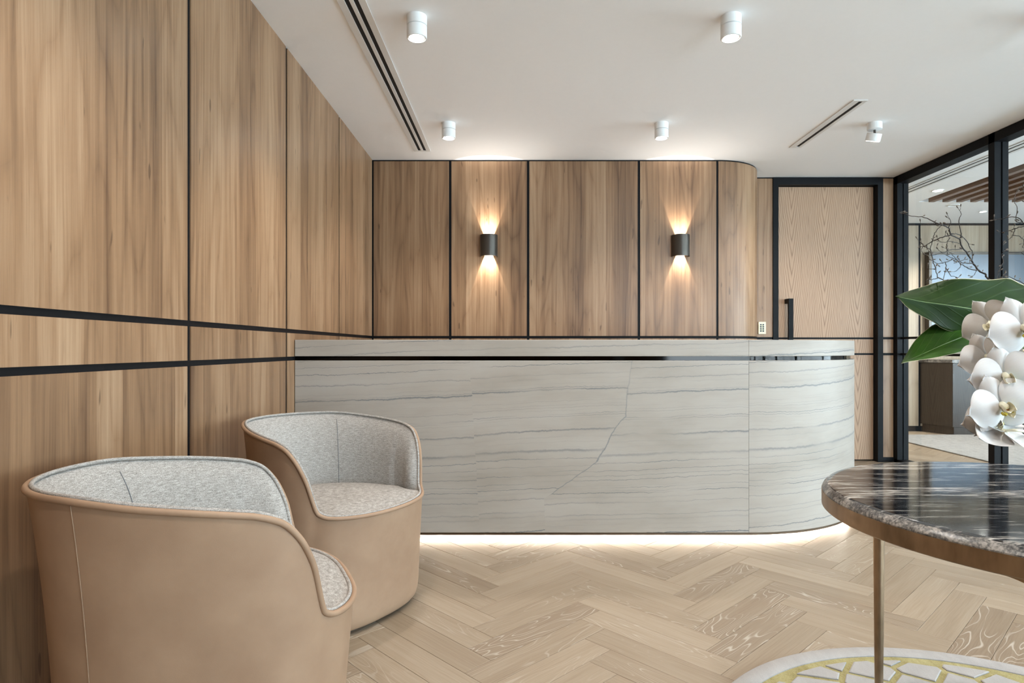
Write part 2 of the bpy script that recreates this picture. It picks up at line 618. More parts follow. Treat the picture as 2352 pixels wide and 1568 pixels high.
# one bevelled plank, shared by all
g, bv = .0005, .0014
hx, hy = PL / 2 - g, PW_ / 2 - g
pv = [(-hx, -hy, -.004), (hx, -hy, -.004), (hx, hy, -.004), (-hx, hy, -.004),
      (-hx, -hy, -bv * .6), (hx, -hy, -bv * .6), (hx, hy, -bv * .6), (-hx, hy, -bv * .6),
      (-hx + bv, -hy + bv, 0), (hx - bv, -hy + bv, 0), (hx - bv, hy - bv, 0), (-hx + bv, hy - bv, 0)]
pf = [(0, 1, 5, 4), (1, 2, 6, 5), (2, 3, 7, 6), (3, 0, 4, 7), (4, 5, 9, 8), (5, 6, 10, 9), (6, 7, 11, 10), (7, 4, 8, 11), (8, 9, 10, 11)]
plank_me = bpy.data.meshes.new('plank')
plank_me.from_pydata(pv, [], pf)
plank_me.materials.append(M['oak'])
HR = radians(-1.0)
O0 = Vector((.092, 2.605))
jv, jf, juv, jr = [], [], [], []
n_ind = 0
cands = []
for i in range(-3, 11):
    for k in range(-40, 40):
        for kind in (0, 1):
            c = Vector((i * PL * sqrt(2), k * PW_ * sqrt(2)))
            if kind:
                c += Vector((PL / sqrt(2), PW_ / sqrt(2)))
            c.rotate(Matrix.Rotation(HR, 2))
            c += O0
            ang = HR + (pi / 4 if kind == 0 else -pi / 4)
            if not (ROOM_L - .2 < c.x < X_WIN and Y_FRONT - .1 < c.y < Y_FAR + .1):
                continue
            px = CX + F * c.x / c.y if c.y > .5 else 9999
            vis = (c.y > 2.0 and c.y < 4.7 and c.x > ROOM_L and c.x < 3.3 and 560 < px < 2500 and
                   not (c.y > 3.75 and c.x < 1.7)) or \
                  (c.y > 5.2 and X_GLASS < c.x < 5.9 and px < 2420)
            cands.append((c, ang, vis))
for c, ang, vis in cands:
    if vis and n_ind < 290:
        o = bpy.data.objects.new('plank', plank_me)
        o.location = (c.x, c.y, 0)
        o.rotation_euler = (0, 0, ang + (pi if random.random() < .5 else 0))
        COL.objects.link(o)
        o.parent = floor
        n_ind += 1
    else:
        n = len(jv)
        r = random.random()
        R2 = Matrix.Rotation(ang, 2)
        for (x, y, z) in pv:
            q = R2 @ Vector((x, y))
            jv.append((c.x + q.x, c.y + q.y, z))
            juv.append((x + r * 41, y + r * 23))
            jr.append(r)
        jf += [tuple(n + a for a in f) for f in pf]
rest = mesh_obj('plank_field', jv, jf, M['oak_stuff'], floor, uvs=juv)
at = rest.data.attributes.new('rnd', 'FLOAT', 'POINT')
at.data.foreach_set('value', jr)
rest['kind'] = 'stuff'

# ------------------------------------------------------------------ ceiling with the coffer of the far room
CO = (4.47, 7.6, 3.6, F / 207.0)
cb = MB()
cb.box(ROOM_L - .1, CO[0], Y_FRONT - .1, Y_FAR + .1, CEIL, CEIL + .12)
cb.box(CO[1], X_WIN + .1, Y_FRONT - .1, Y_FAR + .1, CEIL, CEIL + .12)
cb.box(CO[0], CO[1], Y_FRONT - .1, CO[2], CEIL, CEIL + .12)
cb.box(CO[0], CO[1], CO[3], Y_FAR + .1, CEIL, CEIL + .12)
cb.box(CO[0] - .02, CO[1] + .02, CO[2] - .02, CO[3] + .02, CEIL + .22, CEIL + .26)
cb.box(CO[0] - .02, CO[0], CO[2] - .02, CO[3] + .02, CEIL + .12, CEIL + .22)
cb.box(CO[1], CO[1] + .02, CO[2] - .02, CO[3] + .02, CEIL + .12, CEIL + .22)
cb.box(CO[0], CO[1], CO[2] - .02, CO[2], CEIL + .12, CEIL + .22)
cb.box(CO[0], CO[1], CO[3], CO[3] + .02, CEIL + .12, CEIL + .22)
ceiling = struct(cb.build('ceiling', M['ceiling']))
x = 4.58
beam_me = None
while x < CO[1] - .06:
    # grain runs along local z, so the beam is built upright and laid down
    if beam_me is None:
        b0 = MB().box(-.03, .03, -.055, .055, 0, CO[3] - CO[2] - .10).build('beam', M['beam'], ceiling)
        beam_me = b0.data
    else:
        b0 = bpy.data.objects.new('beam', beam_me)
        COL.objects.link(b0)
        b0.parent = ceiling
    b0.location = (x, CO[2] + .05, CEIL + .04)
    b0.rotation_euler = (-pi / 2, 0, 0)
    x += .153

# ------------------------------------------------------------------ panelled walls
ZB = [(0.0, 1.011), (1.033, 1.162), (1.184, CEIL - .012)]    # panel bands between the black inlays
PT = .005


def wall_panel(parent, w, z0, z1, loc, rz, mat):
    m = MB().box(-w / 2, w / 2, 0, PT, z0 - (z0 + z1) / 2, z1 - (z0 + z1) / 2)
    o = m.build('panel', mat, parent, loc=(loc[0], loc[1], (z0 + z1) / 2), rot=(0, 0, rz))
    return o


# left wall: face at ROOM_L, panels run along y
wl = struct(MB().box(ROOM_L - .15, ROOM_L - PT, Y_FRONT, Y_BACK + .2, 0, CEIL).build('wall_left', M['black']))
pw = F * (-ROOM_L) * .000568
jy = Y_BACK
js = []
while jy > Y_FRONT - .2:
    js.append(jy)
    jy -= pw
for a, b in zip(js[1:], js[:-1]):
    lo, hi = max(a, Y_FRONT) + .013, b - (.013 if b < Y_BACK - .01 else .006)
    for z0, z1 in ZB:
        z1 = CEIL if z1 > 2 else z1
        # outward face is local -y; rotate so that it looks to +x
        wall_panel(wl, hi - lo, z0, z1, (ROOM_L - PT, (lo + hi) / 2), pi / 2, M['walnut'])
for o in wl.children:
    o.location.x = ROOM_L - PT
    o.rotation_euler.z = -pi / 2 + pi    # local +y points to -x
    o.location.x = ROOM_L
# back wall with rounded corner
R_C = .484
XC = 1.748
wb = MB()
wb.box(ROOM_L - .05, XC, Y_BACK + PT, Y_BACK + .2, 0, CEIL)


def arc_pts(cx, cy, r, a0, a1, n):
    return [(cx + r * cos(a0 + (a1 - a0) * i / n), cy + r * sin(a0 + (a1 - a0) * i / n)) for i in range(n + 1)]


ri = R_C - PT
arc = arc_pts(XC, Y_BACK + R_C, ri, -pi / 2, 0, 20)
wb.prism([(XC - .01, Y_BACK + R_C), *arc, (XC + ri, Y_DOOR + .04), (XC - .01, Y_DOOR + .04)], 0, CEIL)
wb = struct(wb.build('wall_back', M['black']))
jx = [ROOM_L, (1034 - CX) / 266.7, (1213 - CX) / 266.7, (1467.5 - CX) / 266.7, (1648 - CX) / 266.7]
for a, b in zip(jx[:-1], jx[1:]):
    lo, hi = a + (.011 if a > ROOM_L else .012), b - .011
    for z0, z1 in ZB:
        wall_panel(wb, hi - lo, z0, z1, ((lo + hi) / 2, Y_BACK), 0, M['walnut'])
# curved panels round the corner
for z0, z1 in ZB:
    pts = [(jx[-1] + .011, Y_BACK)] + arc_pts(XC, Y_BACK + R_C, R_C, -pi / 2, 0, 28) + [(XC + R_C, Y_DOOR - .012)]
    inn = [(jx[-1] + .011, Y_BACK + PT)] + arc_pts(XC, Y_BACK + R_C, R_C - PT, -pi / 2, 0, 28) + [(XC + R_C - PT, Y_DOOR - .012)]
    mx, my = XC + .15, Y_BACK + .15
    V_, F_ = [], []
    N = len(pts)
    for z in (z0, z1):
        V_ += [(px - mx, py - my, z - (z0 + z1) / 2) for px, py in pts] + [(px - mx, py - my, z - (z0 + z1) / 2) for px, py in inn]
    for i in range(N - 1):
        F_ += [(i, i + 1, 2 * N + i + 1, 2 * N + i), (N + i + 1, N + i, 3 * N + i, 3 * N + i + 1),
               (i + 1, i, N + i, N + i + 1), (2 * N + i, 2 * N + i + 1, 3 * N + i + 1, 3 * N + i)]
    F_ += [(0, 2 * N, 3 * N, N), (N - 1, 2 * N - 1, 4 * N - 1, 3 * N - 1)]
    o = mesh_obj('curved_panel', V_, F_, M['walnut'], wb, loc=(mx, my, (z0 + z1) / 2))
    shade_auto(o, 30)

# door wall
DX0, DX1 = (1775 - CX) / 242.0, (2027 - CX) / 242.0
wd = MB()
wd.box(XC + R_C - .03, DX0, Y_DOOR + PT, Y_DOOR + .16, 0, CEIL)
wd.box(DX1, X_GLASS + .02, Y_DOOR + PT, Y_DOOR + .16, 0, CEIL)
wd.box(DX0, DX1, Y_DOOR + .10, Y_DOOR + .16, 0, CEIL)
wd = struct(wd.build('wall_rear', M['black']))
for lo, hi in ((XC + R_C + .004, DX0 - .002), (DX1 + .002, X_GLASS - .004)):
    for z0, z1 in ZB:
        wall_panel(wd, hi - lo, max(z0, .045 if lo > 3 else 0), z1, ((lo + hi) / 2, Y_DOOR), 0, M['walnut'])
tr = MB().box(DX1, X_GLASS, Y_DOOR - .006, Y_DOOR + .02, 0, .042).build('trim_1', M['black'])
struct(tr)

# door
door = struct(empty('door_1', ((DX0 + DX1) / 2, Y_DOOR, 0)))
door['label'] = 'tall oak door in a black metal frame'
dw = (DX1 - DX0) / 2
FW = .05
HT = CEIL - .072


def dpart(name, mat, x0, x1, y0, y1, z0, z1, par=door):
    return MB().box(x0, x1, y0, y1, z0, z1).build(name, mat, par)


dpart('door_frame_post', M['black'], -dw, -dw + FW, -.012, .09, 0, CEIL - .004)
dpart('door_frame_post', M['black'], dw - FW, dw, -.012, .09, 0, CEIL - .004)
dpart('door_frame_head', M['black'], -dw + FW, dw - FW, -.012, .09, HT, CEIL - .004)
lw = 2 * (dw - FW) - .008
for z0, z1 in ((.012, 1.013), (1.031, 1.164), (1.182, HT - .006)):
    MB().box(-lw / 2, lw / 2, 0, .03, z0 - 1.3, z1 - 1.3).build('door_leaf', M['door_oak'], door, loc=(0, .060, 1.3))
dpart('door_inlay', M['black'], -lw / 2, lw / 2, .064, .088, .012, HT - .006)
hx0 = (1813.5 - CX) / 242.0 - (DX0 + DX1) / 2
hb = MB()
hb.box(hx0 - .022, hx0 + .022, -.035, -.010, .60, 1.547)
hb.box(hx0 - .022, hx0 + .022, -.010, .060, 1.503, 1.547)
hb.box(hx0 - .022, hx0 + .022, -.010, .060, .60, .644)
hb.build('handle', M['black'], door)

# glazed partition to the right
win = struct(empty('window_1', (X_GLASS, Y_DOOR, 0)))
win['label'] = 'full height glass partition in a black frame'


def wpart(name, mat, x0, x1, y0, y1, z0, z1):
    o = MB().box(x0, x1, y0, y1, z0, z1).build(name, mat, win)
    o.location = (-X_GLASS, -Y_DOOR, 0)
    return o


def post(y0, y1):
    wpart('frame_post', M['black'], X_GLASS, X_GLASS + .045, y0, y1, 0, CEIL - .002)
    wpart('frame_post', M['black'], X_GLASS + .060, X_GLASS + .105, y0, y1, 0, CEIL - .002)
    wpart('frame_core', M['void'], X_GLASS + .045, X_GLASS + .060, y0 + .012, y1, 0, CEIL - .002)


PY = [5.935, F / 306.5, 3.55, 2.35, 1.15, -.05, -1.25]
post(PY[0], Y_DOOR + .01)
for y in PY[1:]:
    post(y, y + .062)
wpart('frame_head', M['black'], X_GLASS, X_GLASS + .105, Y_FRONT, Y_DOOR, CEIL - .075, CEIL - .003)
wpart('frame_sill', M['black'], X_GLASS, X_GLASS + .105, Y_FRONT, Y_DOOR, 0, .03)
ye = [Y_FRONT + .01] + [y for y in PY[::-1]]
for a, b in zip(ye[:-1], ye[1:]):
    a2 = a + (.062 if a > Y_FRONT + .1 else 0)
    wpart('glass_pane', M['glass'], X_GLASS + .050, X_GLASS + .056, a2, b, .03, CEIL - .075)
    for z in (1.173, 1.022):
        wpart('glazing_bar', M['black'], X_GLASS + .030, X_GLASS + .050, a2, b, z - .010, z + .010)

# ------------------------------------------------------------------ room behind the glass
wf = struct(MB().box(X_GLASS, X_WIN, Y_FAR + PT, Y_FAR + .15, 0, CEIL).build('wall_far', M['black']))
jf_ = [X_GLASS + .17, (2112 - CX) / 177.0, 6.95, 8.6, X_WIN]
for a, b in zip(jf_[:-1], jf_[1:]):
    for z0, z1 in ((0.07, CEIL - .03),):
        wall_panel(wf, b - a - .026, z0, z1, ((a + b) / 2, Y_FAR), 0, M['walnut_pale'])
ws = struct(MB().box(X_GLASS + .02, X_GLASS + .187, Y_DOOR + .16, Y_FAR, 0, CEIL).build('wall_side', M['black']))
wall_panel(ws, .10, 0, CEIL, (X_GLASS + .135, Y_DOOR + .142), 0, M['walnut_pale'])
wall_panel(ws, Y_FAR - Y_DOOR - .2, 0, CEIL, (X_GLASS + .205, (Y_FAR + Y_DOOR + .15) / 2), pi / 2, M['walnut_pale'])


def glazing(name, x0, x1, y0, y1, axis, label):
    w = struct(empty(name, (x0, y0, 0)))
    w['label'] = label
    L = (y1 - y0) if axis == 'y' else (x1 - x0)
    n = max(2, round(L / 1.6))

    def bx(nm, mat, a, b, z0, z1, d0=-.04, d1=.04):
        if axis == 'y':
            MB().box(d0, d1, a, b, z0, z1).build(nm, mat, w)
        else:
            MB().box(a, b, d0, d1, z0, z1).build(nm, mat, w)
    for i in range(n + 1):
        c = L * i / n
        bx('frame_post', M['black'], max(0, c - .03), min(L, c + .03), .05, CEIL - .08)
    bx('frame_sill', M['black'], 0, L, 0, .05)
    bx('frame_head', M['black'], 0, L, CEIL - .08, CEIL - .003)
    for i in range(n):
        bx('glass_pane', M['glass'], L * i / n + .03, L * (i + 1) / n - .03, .05, CEIL - .08, -.004, .004)


struct(MB().box(X_WIN - .04, X_WIN + .1, WY2, Y_FAR + .1, 0, CEIL).build('wall_right_added', M['ceiling']))  # unseen wall added to keep side daylight off the rounded desk end
glazing('window_2', X_WIN, X_WIN, Y_FRONT, WY2, 'y', 'tall daylight windows of the meeting room')
struct(MB().box(ROOM_L - .1, WX3, Y_FRONT - .1, Y_FRONT + .02, 0, CEIL).build('wall_front', M['walnut']))  # unseen wall, closed up here to hold back frontal daylight
glazing('window_3', WX3, X_WIN - .05, Y_FRONT, Y_FRONT, 'x', 'unseen tall windows added behind the viewpoint to bring in daylight')

# display screen on the far wall
s_ = empty('display_screen', (6.75, Y_FAR, 0))
tag(s_, 'wide dark display screen reflecting blue daylight on the far wall behind glass', 'screen')
SX, SZ0, SZ1 = 1.44, 1.22, 2.315
f = MB()
f.box(-SX, SX, -.09, 0, SZ1 - .035, SZ1).box(-SX, SX, -.09, 0, SZ0, SZ0 + .035)
f.box(-SX, -SX + .035, -.09, 0, SZ0 + .035, SZ1 - .035).box(SX - .035, SX, -.09, 0, SZ0 + .035, SZ1 - .035)
f.build('frame', M['gunmetal'], s_)
MB().box(-SX + .035, SX - .035, -.080, 0, SZ0 + .035, SZ1 - .035).build('panel_glass', M['screen'], s_)

# cabinet
c_ = empty('sideboard', (5.4, 7.80, 0))
tag(c_, 'dark brown cabinet with granite top and angled end behind the glass', 'cabinet')
ch = Y_FAR - 7.80 - .003
MB().prism([(.03, .02), (2.4, .02), (2.4, ch), (-.12, ch)], 0.0, .10).build('kickboard', M['cabinet_brown'], c_)
MB().prism([(.04, .03), (2.4, .03), (2.4, ch), (-.11, ch)], .10, .895).build('carcass', M['cabinet_brown'], c_)
for i in range(4):
    MB().box(.004 + i * .6, .596 + i * .6, 0, .028, .104, .89).build('cabinet_door', M['cabinet_brown'], c_)
MB().prism([(.0, .006), (.032, .03), (-.118, ch), (-.15, ch)], .104, .89).build('end_panel', M['cabinet_brown'], c_)
MB().prism([(-.01, -.01), (2.42, -.01), (2.42, ch), (-.165, ch)], .897, .935).build('worktop', M['granite_edge'], c_)

# pedestal, rug, ceiling fittings of the far room
o = MB().lathe([(0, 0), (.10, 0), (.10, .03), (.085, .04), (.08, .06), (.08, 1.03), (.085, 1.04), (.085, 1.062), (.08, 1.068), (0, 1.068)], 32)
p_ = empty('pedestal', (5.62, 6.85, .014))
tag(p_, 'slim cream column standing on the grey rug behind the glass', 'pedestal')
shade_auto(MB().lathe([(0, 0), (.10, 0), (.10, .03), (.085, .04), (.08, .05), (0, .05)], 32).build('base', M['cream'], p_))
shade_auto(MB().lathe([(.078, .05), (.078, 1.03)], 32).build('shaft', M['cream'], p_))
shade_auto(MB().lathe([(0, 1.03), (.088, 1.03), (.09, 1.036), (.09, 1.046), (.082, 1.052), (0, 1.052)], 32).build('cap', M['cream'], p_))
o = MB().box(-1.6, 1.6, -1.9, 1.9, 0, .012).build('area_rug', M['rug_room'], loc=(4.47 + 1.6, F / 186.0 - 1.9, .001))
bevel(o, .005)
tag(o, 'large marbled grey rug on the floor behind the glass', 'rug')


def recessed(name, px, py, r, mat, label, cat):
    s = (CY - py) / (CEIL - CH)
    e = empty(name, ((px - CX) / s, F / s, CEIL))
    tag(e, label, cat)
    shade_auto(MB().lathe([(r * .8, -.001), (r * .85, -.006), (r, -.006), (r, 0)], 28).build('trim_ring', M['white'], e))
    MB().lathe([(0, -.002), (r * .8, -.002), (r * .8, 0)], 28).build('lamp_lens' if cat == 'light' else 'speaker_grille', mat, e)
    return e


e = recessed('recessed_light', 2154, 437, .055, M['lens'], 'round recessed ceiling light glowing left of the timber beams', 'light')
spot('recessed_lamp', (0, 0, -.02), (0, 0, -1), 125, radians(125), .6, .05, (1, .95, .88), e)
e = recessed('recessed_light', 2258, 485.5, .04, M['lens'], 'small recessed ceiling light beside the black glazing post', 'light')
spot('recessed_lamp', (0, 0, -.02), (0, 0, -1), 125, radians(125), .6, .05, (1, .95, .88), e)
recessed('ceiling_speaker', 2190, 471, .06, M['grille'], 'round unlit ceiling speaker just beyond the ends of the beams', 'speaker')


def diffuser(name, x0, x1, y0, y1, slots, label):
    e = empty(name, ((x0 + x1) / 2, (y0 + y1) / 2, CEIL))
    tag(e, label, 'air vent', 'linear slot diffusers in the ceilings')
    w, l = (x1 - x0) / 2, (y1 - y0) / 2
    edges = [-w] + [q - (x0 + x1) / 2 for s in slots for q in s] + [w]
    MB().box(-w + .004, w - .004, -l + .004, l - .004, -.0012, -.0002).build('dark_slot', M['void'], e)
    for i in range(0, len(edges), 2):
        MB().box(edges[i], edges[i + 1], -l + .02, l - .02, -.005, -.0012).build('face_bar', M['grille'], e)
    for s in (-1, 1):
        MB().box(-w, w, *( (l - .02, l) if s > 0 else (-l, -l + .02)), -.005, -.0012).build('end_cap', M['grille'], e)
    return e


diffuser('slot_diffuser', -.832, -.697, 1.3, 5.19, ((-.797, -.774), (-.754, -.731)), 'long white twin-slot air diffuser running along the left wall')
diffuser('slot_diffuser', 2.208, 2.302, 4.12, 5.095, ((2.252, 2.278),), 'short white single-slot air diffuser near the oak door')
diffuser('slot_diffuser', 3.97, 4.12, 3.2, 7.6, ((4.00, 4.022), (4.068, 4.09)), 'twin-slot air diffuser in the ceiling behind the glass')

# ------------------------------------------------------------------ downlights
DL_E = 36.0


def downlight(x, y, label, tilt=None, energy=DL_E):
    e = empty('ceiling_downlight', (x, y, CEIL))
    tag(e, label, 'downlight', 'white cylinder ceiling downlights')
    r = .049
    shade_auto(MB().lathe([(r, 0), (r, -.046), (r - .004, -.048), (0, -.048)], 40).build('mounting_base', M['white'], e))
    if tilt is None:
        z1 = -.050
        shade_auto(MB().lathe([(0, -.0485), (r - .006, -.0485), (r - .006, z1), (r, z1 - .001), (r, -.107), (r - .003, -.109), (r - .006, -.109), (r - .006, -.100), (0, -.100)], 40).build('lamp_head', M['white'], e))
        shade_auto(MB().lathe([(r - .014, -.1005), (r - .012, -.106), (r - .0065, -.106), (r - .0065, -.1)], 40).build('reflector_ring', M['ring'], e))
        MB().lathe([(0, -.1035), (r - .0135, -.1035), (r - .0135, -.1)], 40).build('lamp_lens', M['lens'], e)
        spot('downlight_lamp', (0, 0, -.115), (0, 0, -1), energy, radians(118), .75, .035, (1, .95, .89), e)
    else:
        MB().lathe([(0, -.075), (.008, -.075), (.008, -.047), (0, -.047)], 12).build('pivot', M['gunmetal'], e)
        h = shade_auto(MB().lathe([(0, 0), (r, -.001), (r, -.054), (r - .003, -.056), (r - .006, -.056), (r - .006, -.048), (0, -.048)], 40).build('lamp_head', M['white'], e))
        h.location = (.0, 0, -.072)
        h.rotation_euler = tilt
        l = MB().lathe([(0, -.053), (r - .0065, -.053), (r - .0065, -.048)], 40).build('lamp_lens', M['lens'], h)
        d = Matrix.Rotation(tilt[1], 3, 'Y') @ (Matrix.Rotation(tilt[0], 3, 'X') @ Vector((0, 0, -1)))
        spot('downlight_lamp', Vector((0, 0, -.072)) + d * .066, d, energy, radians(118), .75, .035, (1, .95, .89), e)
    return e


LX = (-.482, 1.053, 2.590)
LY = (F / 318.5, F / 470.0)
downlight(LX[0], LY[0], 'white cylinder downlight close to the far end of the long slot diffuser')
downlight(LX[1], LY[0], 'white cylinder downlight in front of the right-hand wall sconce')
downlight(LX[2], LY[0], 'white cylinder downlight with its head tilted away from its base', (radians(19), radians(6), 0))
downlight(LX[0], LY[1], 'larger-looking white cylinder downlight nearest the long slot diffuser, top left')
downlight(LX[1], LY[1], 'larger-looking white cylinder downlight at the top right of the ceiling')
for k, yy in enumerate((2 * LY[1] - LY[0], 3 * LY[1] - 2 * LY[0])):
    for xx in LX[:3]:
        downlight(xx, yy, 'white cylinder downlight on the ceiling out of view above the viewpoint')
downlight(LX[2], LY[1], 'white cylinder downlight on the ceiling out of view beside the glass')


# ------------------------------------------------------------------ wall sconces
SC_E = 20.0


def sconce(x, label):
    zc, hh, r = 1.956, .092, .075
    e = empty('wall_sconce', (x, Y_BACK, zc))
    tag(e, label, 'sconce', 'dark metal wall sconces')
    n = 24
    outer = [(r * cos(a), -.022 - .072 * sin(a)) for a in [pi * i / n for i in range(n + 1)]]
    outer = [(r, 0)] + outer + [(-r, 0)]
    inner = [((r - .004) * cos(a), -.022 - .068 * sin(a)) for a in [pi * i / n for i in range(n + 1)]]
    inner = [(r - .004, 0)] + inner + [(-r + .004, 0)]
    V_, F_ = [], []
    N = len(outer)
    for z in (-hh, hh):
        V_ += [(a, b, z) for a, b in outer] + [(a, b, z) for a, b in inner]
    for i in range(N - 1):
        F_ += [(i, i + 1, 2 * N + i + 1, 2 * N + i), (N + i + 1, N + i, 3 * N + i, 3 * N + i + 1),
               (i, N + i, N + i + 1, i + 1), (2 * N + i, 2 * N + i + 1, 3 * N + i + 1, 3 * N + i)]
    shade_auto(mesh_obj('housing', V_, F_, M['gunmetal'], e), 40)
    MB().box(-.03, .03, -.055, -.004, -.020, .020).build('lamp_core', M['white'], e)
    for s in (-1, 1):
        MB().box(-.024, .024, -.048, -.010, min(s * .0200, s * .0212), max(s * .0200, s * .0212)).build('lamp_lens', M['warm_lens'], e)
        spot('sconce_lamp', (0, -.025, s * .023), (0, .36, s), SC_E, radians(58), .14, .004, (1, .95, .87), e)
        spot('sconce_spill', (0, -.045, s * .085), (0, -.25, s), SC_E * .28, radians(130), 1.0, .02, (1, .95, .87), e)
    return e


sconce((1123 - CX) / 266.7, 'dark half-round up-and-down wall light, left of the two above the desk')
sconce((1562 - CX) / 266.7, 'dark half-round up-and-down wall light nearer the rounded wall corner')

# keypad
k_ = empty('keypad', ((1749.5 - CX) / 242.0, Y_DOOR - .0005, 1.27))
tag(k_, 'small ivory keypad with two columns of dark buttons beside the door', 'keypad')
bevel(MB().box(-.036, .036, -.012, 0, -.058, .058).build('plate', M['ivory'], k_), .003)
for i in range(2):
    for j in range(4):
        bevel(MB().box(-.021 + i * .023, -.005 + i * .023, -.016, -.012, .024 - j * .020, .038 - j * .020).build('button', M['button'], k_), .0015, 1)

# ------------------------------------------------------------------ reception desk
DY = F / 411.7
DXC = (1720 - CX) / 411.7
DR = .985
flat = [((ROOM_L + .004), DY), (DXC - .0008, DY)]
arcp = [(DXC + .0008, DY)] + [(DXC + DR * sin(a), DY + DR - DR * cos(a)) for a in [pi / 2 * i / 40 for i in range(1, 41)]] + [(DXC + DR, DY + DR + .35)]


def sweep(name, path, prof, mat, parent, u0=0.0, smooth=True):
    """prof: closed list of (inset, z); path runs left to right, inset goes away from the viewer side."""
    N, K = len(path), len(prof)
    P = [Vector(p) for p in path]
    V_, U_ = [], []
    u = u0
    for i, p in enumerate(P):
        a = P[max(i - 1, 0)]
        b = P[min(i + 1, N - 1)]
        t = (b - a).normalized()
        nrm = Vector((-t.y, t.x))
        if i:
            u += (p - P[i - 1]).length
        for ins, z in prof:
            q = p + nrm * ins
            V_.append((q.x, q.y, z))
            U_.append((u + (0 if ins < .02 else 0), z + ins * .9))
    F_ = []
    for i in range(N - 1):
        for k in range(K):
            k2 = (k + 1) % K
            F_.append((i * K + k, (i + 1) * K + k, (i + 1) * K + k2, i * K + k2))
    F_.append(tuple(range(K)))
    F_.append(tuple((N - 1) * K + k for k in range(K))[::-1])
    o = mesh_obj(name, V_, F_, mat, parent, uvs=U_)
    if smooth:
        shade_auto(o, 20)
    return o


desk = empty('reception_desk', (0, 0, 0))
tag(desk, 'long pale veined stone reception desk with a rounded end and glowing base', 'desk')


def prof_rect(i0, i1, z0, z1, c=.002):
    return [(i0, z0 + c), (i0 + c, z0), (i1, z0), (i1, z1), (i0 + c, z1), (i0, z1 - c)]


for nm, path, u0 in (('front', flat, 0.0), ('curved', arcp, 2.541)):
    sweep(nm + '_slab', path, prof_rect(0, .03, .050, 1.010), M['stone'], desk, u0 + (0 if nm == 'front' else .35))
    sweep(nm + '_counter', path, prof_rect(0, .34, 1.034, 1.126), M['stone'], desk, u0 + 5.3)
full = [flat[0]] + arcp
sweep('shadow_channel', full, prof_rect(.022, .33, 1.008, 1.036, .0005), M['bronze'], desk)
sweep('base_trim', full, prof_rect(.004, .032, .036, .0495, .0005), M['bronze_edge'], desk)
sweep('carcass', full, prof_rect(.0302, .32, .075, 1.008, .0005), M['white'], desk)
sweep('plinth', full, prof_rect(.10, .30, .0005, .075, .0005), M['plinth'], desk)
sweep('light_strip', full, prof_rect(.040, .056, .066, .0748, .0005), M['led'], desk)
o = MB().box(ROOM_L + .01, DXC + .3, DY + .34, DY + .85, .70, .73).build('worktop', M['white'], desk)


# ------------------------------------------------------------------ tub chairs
KU = [0, .6, .85, .98, 1.1, 1.22, 1.36, 1.6, 2.0, 2.5, pi]
KZ = [.4508, .4561, .4614, .4776, .6036, .6714, .7103, .7326, .7552, .7732, .7732]
AF, AB, BB, NF, NB, KX, KY = .2609, .3124, .3144, 2.6383, 2.0244, .4243, .1337


def pchip(xk, yk, x):
    n = len(xk)
    h = [xk[i + 1] - xk[i] for i in range(n - 1)]
    d = [(yk[i + 1] - yk[i]) / h[i] for i in range(n - 1)]
    m = [0.0] * n
    for i in range(1, n - 1):
        if d[i - 1] * d[i] > 0:
            w1, w2 = 2 * h[i] + h[i - 1], h[i] + 2 * h[i - 1]
            m[i] = (w1 + w2) / (w1 / d[i - 1] + w2 / d[i])
    i = max(0, min(n - 2, next((k for k in range(n - 1) if x <= xk[k + 1]), n - 2)))
    t = (x - xk[i]) / h[i]
    return (2 * t**3 - 3 * t**2 + 1) * yk[i] + (t**3 - 2 * t**2 + t) * h[i] * m[i] + (-2 * t**3 + 3 * t**2) * yk[i + 1] + (t**3 - t**2) * h[i] * m[i + 1]


def sup(u, a, b, n):
    c, s = cos(u), sin(u)
    r = (abs(c)**n + abs(s)**n)**(-1 / n)
    return a * r * c, b * r * s


def rim_pt(u):
    c = cos(u)
    x, y = sup(u, AF if c > 0 else AB, BB, NF if c > 0 else NB)
    z = pchip(KU, KZ, abs(u))
    d = max(z - KZ[0], 0) / .3
    if c < 0:
        x *= 1 + KX * d
    return Vector((x, y * (1 + KY * d), z))


def base_pt(u, s=1.0):
    c = cos(u)
    x, y = sup(u, .225 if c > 0 else .395, .325, 2.5 if c > 0 else 2.05)
    return Vector((x * s, y * s, 0))


def sm(t):
    t = max(0.0, min(1.0, t))
    return t * t * (3 - 2 * t)


def inner_k(u):
    return 1.0 - .20 * sm((abs(u) - .80) / .40) * 1.0


